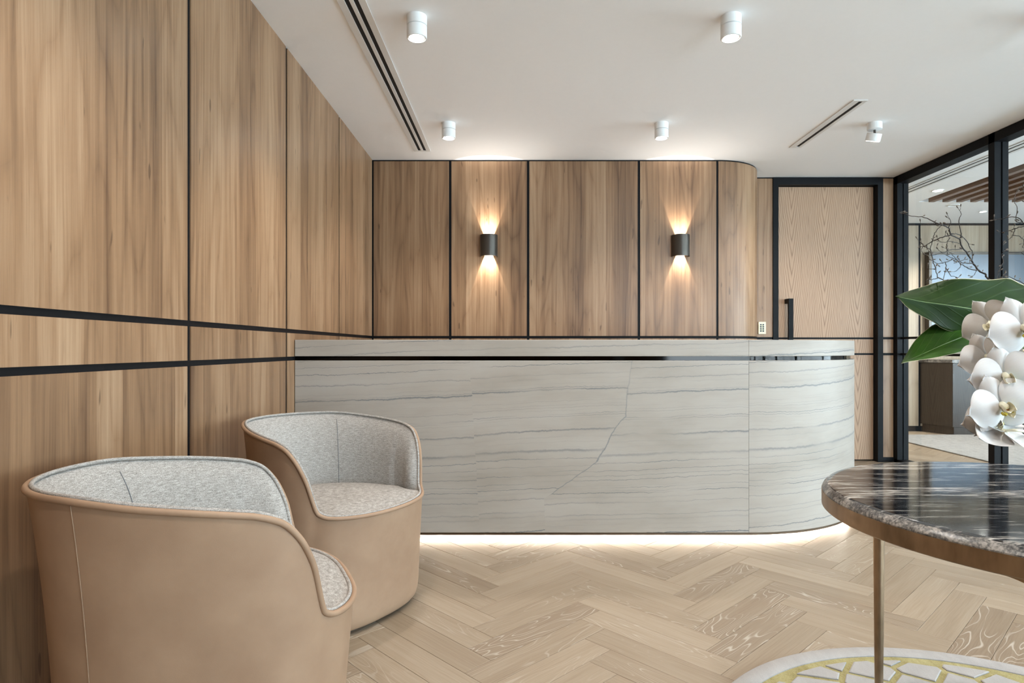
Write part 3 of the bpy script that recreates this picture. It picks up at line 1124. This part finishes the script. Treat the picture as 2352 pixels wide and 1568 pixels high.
def make_chair(name):
    NU = 168
    us = [-pi + 2 * pi * i / NU for i in range(NU)]
    # dense sampling near the steep arm fronts
    dens = []
    for u in us:
        dens.append(u)
        if .80 < abs(u) < 1.30:
            dens.append(u + pi / NU)
    us = sorted(dens)
    NU = len(us)
    root = empty(name)
    # leather shell
    V_, F_ = [], []
    zs = [0, .006, .02, .045, .09, .16, .26, .36]
    rows = 20
    for u in us:
        rp = rim_pt(u)
        for j in range(rows):
            t = j / (rows - 1)
            if j < 5:
                z = [.014, .017, .028, .05, .085][j]
                sh = [.89, .935, .97, .99, 1.0][j]
            else:
                tt = (j - 4) / (rows - 5)
                z = .085 + (rp.z - .085) * tt
                sh = 1.0
            q = (z / rp.z)
            k = q**1.2 if cos(u) > 0 else (.35 * q + .65 * q**2.6)
            k = k if abs(cos(u)) > .25 else (lambda w: (q**1.2) * w + (.35 * q + .65 * q**2.6) * (1 - w))(sm((cos(u) + .25) / .5))
            b = base_pt(u)
            p = b.lerp(Vector((rp.x, rp.y, 0)), k) * sh
            V_.append((p.x, p.y, z))
    for i in range(NU):
        i2 = (i + 1) % NU
        for j in range(rows - 1):
            F_.append((i * rows + j, i2 * rows + j, i2 * rows + j + 1, i * rows + j + 1))
    F_.append(tuple(i * rows for i in range(NU))[::-1])
    shell = mesh_obj('leather_shell', V_, F_, M['leather'], root, smooth=True)
    # inner back upholstery
    ui = [u for u in us if abs(u) > .86]
    ui = [u for u in ui if u > 0] + [u + 2 * pi for u in ui if u < 0]
    V_, F_ = [], []
    rows = 14
    for u in ui:
        uu = u if u <= pi else u - 2 * pi
        rp = rim_pt(uu)
        k = inner_k(uu)
        b = base_pt(uu)
        bot = Vector((rp.x, rp.y, 0)).lerp(b, .55 if cos(uu) < 0 else 0.0)
        seat = Vector((bot.x * k, bot.y * k, .448))
        nrm = Vector((rp.x, rp.y, 0)).normalized()
        top = rp - nrm * .010 + Vector((0, 0, -.002))
        hgt = max(rp.z - .448, 0.0)
        bulge = .030 * sm(hgt / .16)
        for j in range(rows):
            t = j / (rows - 1)
            a = t
            lat = a**.75
            p = top.lerp(seat, t)
            p2 = top + (seat - top) * lat
            p.x, p.y = p2.x, p2.y
            p -= nrm * bulge * (sin(pi * min(1, t * 1.02))**.7 if 0 < t < 1 else 0) * (1 - .55 * t)
            V_.append(tuple(p))
    for i in range(len(ui) - 1):
        for j in range(rows - 1):
            F_.append((i * rows + j, i * rows + j + 1, (i + 1) * rows + j + 1, (i + 1) * rows + j))
    inner = mesh_obj('back_upholstery', V_, F_, M['fabric'], root, smooth=True)
    # seam lines of the inner back
    for s in (-1, 1):
        tgt = s * radians(138)
        tgt = tgt if tgt > 0 else tgt + 2 * pi
        i = min(range(len(ui)), key=lambda q: abs(ui[q] - tgt))
        pts = [Vector(V_[i * rows + j]) for j in range(1, rows)]
        c = Vector((0, 0, 0))
        pts = [p - Vector((p.x, p.y, 0)).normalized() * .0008 for p in pts]
        MB().tube(pts, .0012, 6).build('seam', M['seam_grey'], inner, True)
        u_ = s * radians(137)
        i = min(range(NU), key=lambda q: abs(us[q] - u_))
        sv = shell.data.vertices
        pts = [Vector(sv[i * 20 + j].co) for j in range(1, 20)]
        pts = [p + Vector((p.x, p.y, 0)).normalized() * .0006 for p in pts]
        MB().tube(pts, .0013, 6).build('seam', M['seam_tan'], shell, True)
    # seat cushion
    V_, F_ = [(0.0, 0, .480)], []
    rings = 14
    for j in range(1, rings + 1):
        r = j / rings
        for u in us:
            rp = rim_pt(u)
            b = base_pt(u)
            k = inner_k(u)
            bt = Vector((rp.x, rp.y, 0)).lerp(b, .55 if cos(u) < 0 else 0.0)
            e = Vector((bt.x * k, bt.y * k, 0)) * (1.004 if cos(u) < 0.2 else .985)
            ez = .458 + (min(rp.z, .460) + .001 - .458) * r * r
            z = ez + .022 * (1 - r**3.5)
            V_.append((e.x * r, e.y * r, z))
    for i in range(NU):
        F_.append((0, 1 + i, 1 + (i + 1) % NU))
    for j in range(rings - 1):
        for i in range(NU):
            a, b = 1 + j * NU + i, 1 + j * NU + (i + 1) % NU
            F_.append((a, a + NU, b + NU, b))
    mesh_obj('seat_cushion', V_, F_, M['fabric'], root, smooth=True)
    # pipings
    rimp = [rim_pt(u) for u in us]
    MB().tube([p + Vector((0, 0, -.002)) for p in rimp], .0075, 10, True).build('leather_piping', M['leather'], root, True)
    inp = []
    for p in rimp:
        nrm = Vector((p.x, p.y, 0)).normalized()
        inp.append(p - nrm * .0105 + Vector((0, 0, .004)))
    MB().tube(inp, .0052, 8, True).build('fabric_piping', M['fabric'], root, True)
    MB().lathe([(0, 0), (.20, 0), (.20, .016), (0, .016)], 40, -.06, 0).build('glide_base', M['void'], root)
    return root


M['seam_grey'] = plain('seam_thread_grey', (.16, .16, .17), .9)
M['seam_tan'] = plain('seam_thread_tan', (.27, .17, .105), .7)
c1 = make_chair('tub_chair')
c1.location, c1.rotation_euler = (-.6971, 1.633, 0.001), (0, 0, .4388)
tag(c1, 'tan leather tub chair with grey tweed lining, nearest the viewer with its side turned', 'chair', 'tub chairs along the panelled wall')
c2 = copy_tree(c1)
c2.location, c2.rotation_euler = (-.6977, 2.6092, 0.001), (0, 0, -.5556)
c2['label'] = 'tan leather tub chair with its grey seat in view, close to the stone desk'

# ------------------------------------------------------------------ round rug
RX, RY, RR = 1.255, 1.475, .785
rg = empty('round_rug', (RX, RY, .0005))
tag(rg, 'round pale grey and gold patterned rug under the brass-legged table', 'rug')
MB().lathe([(0, 0), (RR - .05, 0), (RR - .05, .007), (0, .007)], 96).build('gold_field', M['rug_gold'], rg)
shade_auto(MB().lathe([(RR - .068, .0), (RR - .066, .010), (RR - .058, .013), (RR - .008, .013), (RR - .002, .010), (RR, .004), (RR, 0)], 128).build('border', M['rug_grey'], rg), 50)


def clip(poly, a, b, c):     # keep a*x+b*y<=c
    out = []
    for i in range(len(poly)):
        p, q = poly[i], poly[(i + 1) % len(poly)]
        dp, dq = a * p[0] + b * p[1] - c, a * q[0] + b * q[1] - c
        if dp <= 0:
            out.append(p)
        if dp * dq < 0:
            t = dp / (dp - dq)
            out.append((p[0] + (q[0] - p[0]) * t, p[1] + (q[1] - p[1]) * t))
    return out


rs = random.Random(11)
seeds = []
for i in range(-6, 7):
    for j in range(-9, 10):
        x, y = (i + (.5 if j % 2 else 0)) * .155 + rs.uniform(-.05, .05), j * .088 + rs.uniform(-.018, .018)
        if x * x + y * y < (RR - .02)**2:
            seeds.append((x, y))
for s in seeds:
    poly = [(s[0] + .3 * cos(a), s[1] + .3 * sin(a)) for a in [2 * pi * q / 24 for q in range(24)]]
    for o_ in seeds:
        if o_ is s:
            continue
        dx, dy = o_[0] - s[0], o_[1] - s[1]
        d = sqrt(dx * dx + dy * dy)
        if d > .6:
            continue
        m_ = ((s[0] + o_[0]) / 2, (s[1] + o_[1]) / 2)
        poly = clip(poly, dx / d, dy / d, (m_[0] * dx + m_[1] * dy) / d - .0095)
        if len(poly) < 3:
            break
    if len(poly) < 3:
        continue
    for q in range(48):
        a = 2 * pi * q / 48
        poly = clip(poly, cos(a), sin(a), RR - .100)
        if len(poly) < 3:
            break
    if len(poly) < 3:
        continue
    area = abs(sum(poly[i][0] * poly[(i + 1) % len(poly)][1] - poly[(i + 1) % len(poly)][0] * poly[i][1] for i in range(len(poly)))) / 2
    if area < .0012:
        continue
    cxm, cym = sum(p[0] for p in poly) / len(poly), sum(p[1] for p in poly) / len(poly)
    N = len(poly)
    pin = [((p[0] - cxm) * .94, (p[1] - cym) * .94) for p in poly]
    V_ = [(p[0] - cxm, p[1] - cym, .006) for p in poly] + [(p[0] - cxm, p[1] - cym, .010) for p in poly] + [(p[0], p[1], .012) for p in pin]
    F_ = [tuple(2 * N + i for i in range(N))]
    for i in range(N):
        j = (i + 1) % N
        F_ += [(i, j, N + j, N + i), (N + i, N + j, 2 * N + j, 2 * N + i)]
    mesh_obj('pile_patch', V_, F_, M['rug_grey'], rg, loc=(cxm, cym, 0))

# ------------------------------------------------------------------ round table
TX, TY, TR, TZ = 1.241, 1.412, .500, .740
tb = empty('round_table', (TX, TY, .013))
tag(tb, 'round table with black veined granite top, brass band and slim brass legs', 'table')
T0 = TZ - .013
prof = [(0, T0), (TR - .024, T0), (TR - .020, T0), (TR - .012, T0 - .002), (TR - .003, T0 - .010), (TR, T0 - .016), (TR, T0 - .020), (0, T0 - .020)]
top = MB().lathe(prof, 128)
fm = []
for i in range(len(prof) - 1):
    fm += [0 if i in (0, 1, 2, 6) else 1] * 128
o = mesh_obj('table_top', top.v, top.f, M['granite'], tb, mats=[M['granite'], M['granite_edge']], fmat=fm)
shade_auto(o, 25)
band = [(TR - .006, T0 - .056), (TR - .001, T0 - .056), (TR + .001, T0 - .054), (TR + .001, T0 - .0185), (TR - .006, T0 - .0185), (TR - .006, T0 - .056)]
shade_auto(MB().lathe(band, 128).build('brass_band', M['brass'], tb), 30)
for k in range(3):
    a = radians(111.6 + 120 * k)
    r = TR - .026
    lx, ly = r * cos(a), r * sin(a)
    lg = MB().lathe([(0, 0), (.0105, 0), (.0105, .004), (.0165, T0 - .06), (.0165, T0 - .0205), (0, T0 - .0205)], 24, lx, ly)
    leg = shade_auto(lg.build('leg', M['brass'], tb), 40)
    # curved gusset that runs from the band into the leg
    V_, F_ = [], []
    n = 24
    for i in range(-n, n + 1):
        t = i / n
        aa = a + t * .30
        drop = .11 * (1 - min(1, abs(t) * 1.0))**3.2
        for rr in (TR - .010, TR - .004):
            V_.append((rr * cos(aa), rr * sin(aa), T0 - .050))
            V_.append((rr * cos(aa), rr * sin(aa), T0 - .0555 - drop))
    for i in range(2 * n):
        b = i * 4
        F_ += [(b, b + 4, b + 5, b + 1), (b + 2, b + 3, b + 7, b + 6), (b + 1, b + 5, b + 7, b + 3)]
    shade_auto(mesh_obj('gusset', V_, F_, M['brass'], leg), 40)


# ------------------------------------------------------------------ flower arrangement
def px3(px, py, y):
    return Vector(((px - CX) * y / F, y, CH - (py - CY) * y / F))


def cat(pts, n=6):
    pts = [Vector(p) for p in pts]
    out = []
    for i in range(len(pts) - 1):
        p0, p1, p2, p3 = pts[max(i - 1, 0)], pts[i], pts[i + 1], pts[min(i + 2, len(pts) - 1)]
        for k in range(n):
            t = k / n
            out.append(.5 * ((2 * p1) + (p2 - p0) * t + (2 * p0 - 5 * p1 + 4 * p2 - p3) * t * t + (3 * p1 - p0 - 3 * p2 + p3) * t**3))
    out.append(pts[-1])
    return out


VX, VY = 1.365, 1.43
vs = empty('flower_vase', (VX, VY, TZ))
tag(vs, 'pale ceramic vase on the round table holding the orchids and leaves', 'vase')
shade_auto(MB().lathe([(0, 0), (.040, 0), (.052, .01), (.066, .06), (.060, .12), (.040, .17), (.036, .19), (.040, .20), (.036, .20), (.032, .19), (.036, .17), (.054, .12), (.058, .06), (.045, .015), (0, .012)], 40).build('body', M['ceramic'], vs))
MB().lathe([(0, .165), (.0345, .165)], 24).build('water', M['glass'], vs)
NECK = Vector((VX, VY, TZ + .195))


def leaf(name, up, lo, mid, depth, stalk, mat, label, fold):
    """up / lo / mid: pixel outlines from tip to base; depth(s, t) gives the distance."""
    e = empty(name, NECK)
    tag(e, label, 'leaf')
    n, m = 40, 10

    def res(pl):
        d = cat([(p[0], p[1], 0) for p in pl], 8)
        L = [0]
        for a, b in zip(d[:-1], d[1:]):
            L.append(L[-1] + (b - a).length)
        out = []
        for i in range(n + 1):
            q = L[-1] * i / n
            k = next((j for j in range(len(L) - 1) if q <= L[j + 1] + 1e-6), len(L) - 2)
            t = (q - L[k]) / max(L[k + 1] - L[k], 1e-6)
            out.append(d[k].lerp(d[k + 1], t))
        return out
    U, Lw, Md = res(up), res(lo), res(mid)
    V_, UV, F_ = [], [], []
    for i in range(n + 1):
        s = i / n
        for j in range(-m, m + 1):
            t = j / m
            E_ = U[i] if t > 0 else Lw[i]
            p = Md[i].lerp(E_, abs(t))
            V_.append(tuple(px3(p.x, p.y, depth(s, t)) - NECK))
            UV.append((s, t))
    W = 2 * m + 1
    for i in range(n):
        for j in range(W - 1):
            a = i * W + j
            F_.append((a, a + 1, a + W + 1, a + W))
    o = mesh_obj('blade', V_, F_, mat, e, smooth=True, uvs=UV)
    sol = o.modifiers.new('thick', 'SOLIDIFY')
    sol.thickness, sol.offset = .0007, 0
    mr = [Vector(V_[i * W + m]) for i in range(1, n + 1)]
    MB().tube(mr, [.0004 + .0016 * i / n for i in range(n)], 6).build('midrib', M['rib'], e, True)
    end = mr[-1]
    pts = cat([end, end.lerp(Vector(stalk), .5) + Vector((0, 0, .02)), Vector(stalk), Vector((0, 0, -.05))], 6)
    MB().tube(pts, .0028, 8).build('stalk', M['stalk'], e, True)
    return e


M['rib'] = plain('leaf_midrib', (.16, .24, .09), .5)
Z1 = lambda l: [(2050 + a / 7.126, 620 + b / 7.126) for a, b in l]
leaf('philodendron_leaf',
     Z1([(46, 432), (240, 352), (430, 293), (620, 233), (850, 168), (1050, 141), (1250, 141), (1450, 156), (1580, 158), (1720, 148), (1870, 131), (1960, 150), (2060, 205), (2180, 258), (2400, 390), (2560, 620), (2600, 860)]),
     Z1([(46, 432), (120, 478), (220, 592), (350, 682), (480, 757), (600, 817), (690, 865), (770, 930), (900, 990), (1050, 1014), (1250, 1042), (1420, 1075), (1620, 1150), (1850, 1230), (2150, 1260), (2400, 1150), (2600, 870)]),
     Z1([(46, 432), (300, 480), (500, 520), (900, 575), (1450, 662), (2000, 760), (2600, 865)]),
     lambda s, t: 1.40 + .05 * s - .016 * (1 - abs(t)) * sin(pi * min(1, s * 1.05)) + .020 * t * t * sin(9 * s + (1 if t > 0 else 3)) + (.035 * max(t, 0)),
     (.0, -.005, .06), M['leaf'], 'large broad dark green leaf with a pointed tip, the upper of two', .0)
leaf('philodendron_leaf',
     Z1([(140, 1530), (230, 1372), (330, 1202), (430, 1082), (560, 972), (690, 886), (900, 850), (1150, 890), (1400, 960), (1800, 1150)]),
     Z1([(140, 1530), (250, 1502), (450, 1472), (650, 1442), (850, 1402), (1050, 1357), (1210, 1305), (1350, 1270), (1550, 1230), (1800, 1155)]),
     Z1([(140, 1530), (330, 1445), (500, 1372), (900, 1192), (1290, 1047), (1500, 1040), (1800, 1152)]),
     lambda s, t: 1.375 + .06 * s + (.030 * max(t, 0)) + (-.030 * max(-t, 0)) * sin(pi * min(1, s + .1)),
     (-.02, 0.0, .03), M['leaf2'], 'fresh green folded leaf with a pointed tip, the lower of two', .03)


# orchids
def petal_mesh(name, L, W, cup, tip, wave=.0):
    n, m = 14, 10
    V_, UV, F_ = [], [], []
    for i in range(n + 1):
        s = i / n
        w = W * (sin(pi * min(1, s * .5 + .0) ** 1.0) ** .62 if s < .5 else 1) if False else W * (s**.55 if s < .0 else 1)
        w = W * max(.10, (sin(pi * (s**tip)))**.60) if 0 < s < 1 else (W * .10 if s == 0 else W * .02)
        for j in range(-m, m + 1):
            t = j / m
            x = L * s * (1 - .10 * t * t * s)
            y = w * t
            z = cup * (s - s * s) * 1.6 - cup * .9 * t * t * sin(pi * s) + wave * sin(3 * t + 5 * s) * s
            V_.append((x, y, z))
            UV.append((s, t))
    W_ = 2 * m + 1
    for i in range(n):
        for j in range(W_ - 1):
            a = i * W_ + j
            F_.append((a, a + 1, a + W_ + 1, a + W_))
    me = bpy.data.meshes.new(name)
    me.from_pydata(V_, [], F_)
    ul = me.uv_layers.new(name='UVMap')
    for p in me.polygons:
        for li, vi in zip(p.loop_indices, p.vertices):
            ul.data[li].uv = UV[vi]
    me.materials.append(M['petal'])
    me.polygons.foreach_set('use_smooth', [True] * len(me.polygons))
    return me


PET = petal_mesh('petal', .054, .033, .012, .80, .0025)
SEP = petal_mesh('sepal', .052, .0185, .009, .86, .001)
LIPM = petal_mesh('lip', .026, .0085, -.010, .9)
LIPM.materials[0] = M['lip']
spray = empty('orchid_spray', NECK)
tag(spray, 'white moth orchid spray with yellow-throated blooms hanging over the table', 'flower')


def flower(px, py, y, face, roll, s=1.0):
    c = px3(px, py, y) - NECK
    f = Vector(face).normalized()
    q = f.to_track_quat('Z', 'Y')
    rot = q.to_matrix() @ Matrix.Rotation(roll, 3, 'Z')
    mtx = Matrix.Translation(c) @ rot.to_4x4() @ Matrix.Scale(s, 4)
    # centre of the bloom: column and throat
    V_, F_ = [], []
    mb = MB().lathe([(0, .016), (.003, .0155), (.0048, .012), (.0045, .006), (.006, 0), (.005, -.004), (0, -.005)], 14)
    fl_ = mb.build('flower', M['lip'], spray, True)
    fl_.matrix_local = mtx

    def add(me, nm, ang, tilt, off=0.0, mat=None):
        o = bpy.data.objects.new(nm, me)
        COL.objects.link(o)
        o.parent = fl_
        o.matrix_local = Matrix.Rotation(ang, 4, 'Z') @ Matrix.Translation((.002, 0, off)) @ Matrix.Rotation(-tilt, 4, 'Y')
        return o
    add(SEP, 'sepal', pi / 2, radians(-6), -.004)
    add(SEP, 'sepal', radians(216), radians(-4), -.004)
    add(SEP, 'sepal', radians(324), radians(-4), -.004)
    add(PET, 'petal', radians(8), radians(8), .000)
    add(PET, 'petal', radians(172), radians(8), .000)
    add(LIPM, 'lip', radians(270), radians(50), .002)
    add(LIPM, 'lip', radians(225), radians(78), .004)
    add(LIPM, 'lip', radians(315), radians(78), .004)
    y_ = MB().lathe([(0, .007), (.0028, .005), (.0034, 0), (.0028, -.004), (0, -.005)], 10).build('throat_spot', M['yellow'], fl_, True)
    y_.location = (.006, -.011, .008)
    y_ = MB().lathe([(0, .007), (.0028, .005), (.0034, 0), (.0028, -.004), (0, -.005)], 10).build('throat_spot', M['yellow'], fl_, True)
    y_.location = (-.006, -.011, .008)
    y_ = MB().lathe([(0, .005), (.002, .004), (.0025, 0), (.002, -.003), (0, -.004)], 10).build('throat_spot', M['rust'], fl_, True)
    y_.location = (0, -.0075, .009)
    return c, rot


FL = [  # px, py, distance, facing, roll, scale
    (2277, 742, 1.335, (-.80, -.55, -.25), radians(35), 1.12),
    (2352, 752, 1.275, (-.30, -.95, -.05), radians(24), 1.3),
    (2268, 818, 1.320, (-.45, -.88, -.12), radians(28), 1.02),
    (2308, 862, 1.285, (-.35, -.92, -.20), radians(16), 1.22),
    (2302, 930, 1.270, (-.22, -.97, -.10), radians(26), 1.26),
    (2284, 958, 1.305, (-.38, -.85, -.35), radians(24), 1.10),
]
stem_pts = [Vector((0, 0, -.06)), Vector((-.03, -.02, .16)), px3(2420, 690, 1.37) - NECK, px3(2345, 725, 1.345) - NECK]
for p in FL:
    c, rot = flower(*p)
spine = [px3(2322, 765, 1.34) - NECK, px3(2312, 840, 1.335) - NECK, px3(2322, 900, 1.33) - NECK, px3(2322, 975, 1.33) - NECK]
sp_pts = cat(stem_pts + spine, 8)
MB().tube(sp_pts, .0022, 8).build('stem', M['stalk'], spray, True)
for (px, py, y, face, roll, s), hook in zip(FL, (0, 0, 1, 1, 2, 3)):
    c = px3(px, py, y) - NECK
    back = c - Vector(face).normalized() * .012
    MB().tube(cat([c, back, spine[hook].lerp(back, .35), spine[hook]], 5), .0013, 6).build('pedicel', M['lip'], spray, True)
# the lowest bloom hangs with its back to the viewer
c, rot = flower(2308, 993, 1.29, (-.12, .50, -.70), radians(183), 1.2)
MB().tube(cat([c + Vector((0, -.002, .004)), px3(2335, 988, 1.26) - NECK, px3(2375, 992, 1.28) - NECK, spine[3] + Vector((.03, 0, -.005)), spine[3]], 6), [.003] * 25, 8).build('pedicel', M['lip'], spray, True)

# twigs
Z7 = lambda l: [(2040 + a / 4.9, 380 + b / 4.9) for a, b in l]
TW1 = [
    ([(1130, 1280), (1085, 1220), (1010, 1170), (940, 1070), (890, 985), (830, 910), (800, 830), (705, 780), (680, 700), (560, 650), (410, 585), (240, 565), (130, 530)], .0024, .0006),
    ([(800, 830), (822, 770), (800, 640), (820, 550), (812, 495)], .0012, .0005),
    ([(705, 780), (590, 815), (500, 850), (400, 908), (345, 915)], .0013, .0005),
    ([(705, 765), (770, 770), (840, 800), (900, 880), (945, 980), (942, 1060)], .0010, .0008),
    ([(500, 850), (510, 790), (550, 720), (590, 690)], .0009, .0004),
    ([(680, 700), (705, 640), (675, 570)], .0009, .0004),
    ([(560, 658), (460, 656), (370, 670)], .0008, .0004),
    ([(400, 908), (470, 945), (500, 1060), (525, 1130), (540, 1170), (560, 1250), (620, 1290)], .0011, .0009),
    ([(500, 850), (475, 940)], .0008, .0006),
    ([(832, 940), (700, 950), (600, 985), (470, 1015)], .0010, .0004),
    ([(970, 1108), (870, 1095), (820, 1090), (740, 1050), (640, 1000), (540, 930)], .0013, .0004),
    ([(1010, 1178), (930, 1165), (820, 1110), (770, 1060), (700, 980), (640, 930)], .0012, .0004),
    ([(740, 1050), (650, 1085), (560, 1100), (480, 1060)], .0010, .0004),
    ([(645, 1090), (650, 1150), (620, 1280)], .0009, .0007),
    ([(650, 1150), (700, 1230), (780, 1270)], .0009, .0004),
    ([(660, 1010), (665, 880), (690, 820)], .0007, .0004),
    ([(810, 882), (700, 855), (620, 865), (540, 845)], .0008, .0004),
    ([(820, 1110), (800, 1160), (745, 1195)], .0008, .0004),
    ([(525, 1170), (440, 1160)], .0007, .0004),
    ([(560, 1265), (510, 1280), (450, 1285), (425, 1300)], .0008, .0004),
    ([(380, 880), (360, 860), (345, 850)], .0006, .0004),
    ([(900, 1050), (800, 1075), (740, 1100)], .0008, .0004),
    ([(990, 1180), (970, 1230), (910, 1260)], .0007, .0004),
    ([(390, 910), (370, 960), (440, 1010)], .0006, .0004),
]
TW2 = [
    ([(1690, 900), (1600, 740), (1529, 655), (1445, 582), (1300, 595), (1190, 618)], .0016, .0005),
    ([(1600, 740), (1529, 682), (1430, 710), (1340, 735), (1260, 752)], .0013, .0005),
    ([(1500, 640), (1440, 625), (1460, 480), (1420, 410), (1432, 320)], .0010, .0005),
    ([(1430, 710), (1402, 790), (1350, 838)], .0009, .0004),
    ([(1402, 785), (1480, 800), (1529, 850), (1510, 920), (1560, 925)], .0009, .0004),
    ([(1660, 1250), (1530, 1000), (1440, 980), (1330, 960), (1290, 880)], .0010, .0004),
    ([(1330, 960), (1280, 1000), (1290, 1090), (1240, 1200), (1222, 1280)], .0008, .0006),
    ([(1640, 1420), (1490, 1310), (1430, 1285), (1360, 1250), (1285, 1240)], .0011, .0004),
    ([(1430, 320), (1470, 260), (1500, 240), (1540, 330), (1560, 420)], .0006, .0004),
]


def twigs(name, specs, y0, label, root, seed):
    e = empty(name, NECK)
    tag(e, label, 'branch', 'bare twigs in the arrangement')
    rr = random.Random(seed)
    base = specs[0][0][0]

    def depth(p):
        return y0 + .05 * sin(p[0] * .006 + seed) + .04 * sin(p[1] * .008)
    mb = MB()
    buds = []
    for pl, r0, r1 in specs:
        pts = [px3(*Z7([p])[0], depth(p)) - NECK for p in pl]
        d = cat(pts, 5)
        d = [q + Vector((rr.uniform(-1, 1), rr.uniform(-1, 1), rr.uniform(-1, 1))) * .0011 for q in d[:-1]] + [d[-1]]
        d[0] = pts[0]
        n = len(d)
        mb.tube(d, [r0 + (r1 - r0) * i / (n - 1) for i in range(n)], 6)
        for i in range(3, n, 4):
            if rr.random() < .75:
                buds.append((d[i], Vector((rr.uniform(-1, 1), rr.uniform(-.6, .6), rr.uniform(-.2, 1))).normalized()))
        buds.append((d[-1], Vector((rr.uniform(-1, 1), 0, rr.uniform(0, 1))).normalized()))
    p0 = px3(*Z7([base])[0], depth(base)) - NECK
    mb.tube(cat([p0, *[Vector(q) for q in root], Vector((.01, .01, -.05))], 6), .0024, 6)
    for k in range(1, len(specs)):
        pass
    mb.build('branch_wood', M['twig'], e, True)
    bm_ = MB()
    for p, d in buds:
        L = rr.uniform(.004, .010)
        bm_.tube([p, p + d * L * .5, p + d * L], [.0005, .0005, .0003], 5)
        bm_.tube([p + d * L * .8, p + d * L * 1.1, p + d * (L + .004), p + d * (L + .0055)], [.0005, .0014, .0012, .0003], 6)
    bm_.build('bud_cluster', M['bud'], e, True)['kind'] = 'stuff'
    return e


twigs('twig_branch', TW1, 1.50, 'bare dark budding branch arching left above the large leaf', [(-.06, .02, .16), (-.005, .005, .05)], 1)
twigs('twig_branch', TW2, 1.53, 'bare dark branch at the right edge, in front of the second glass pane', [(.04, .06, .28), (.01, .01, .06)], 2)
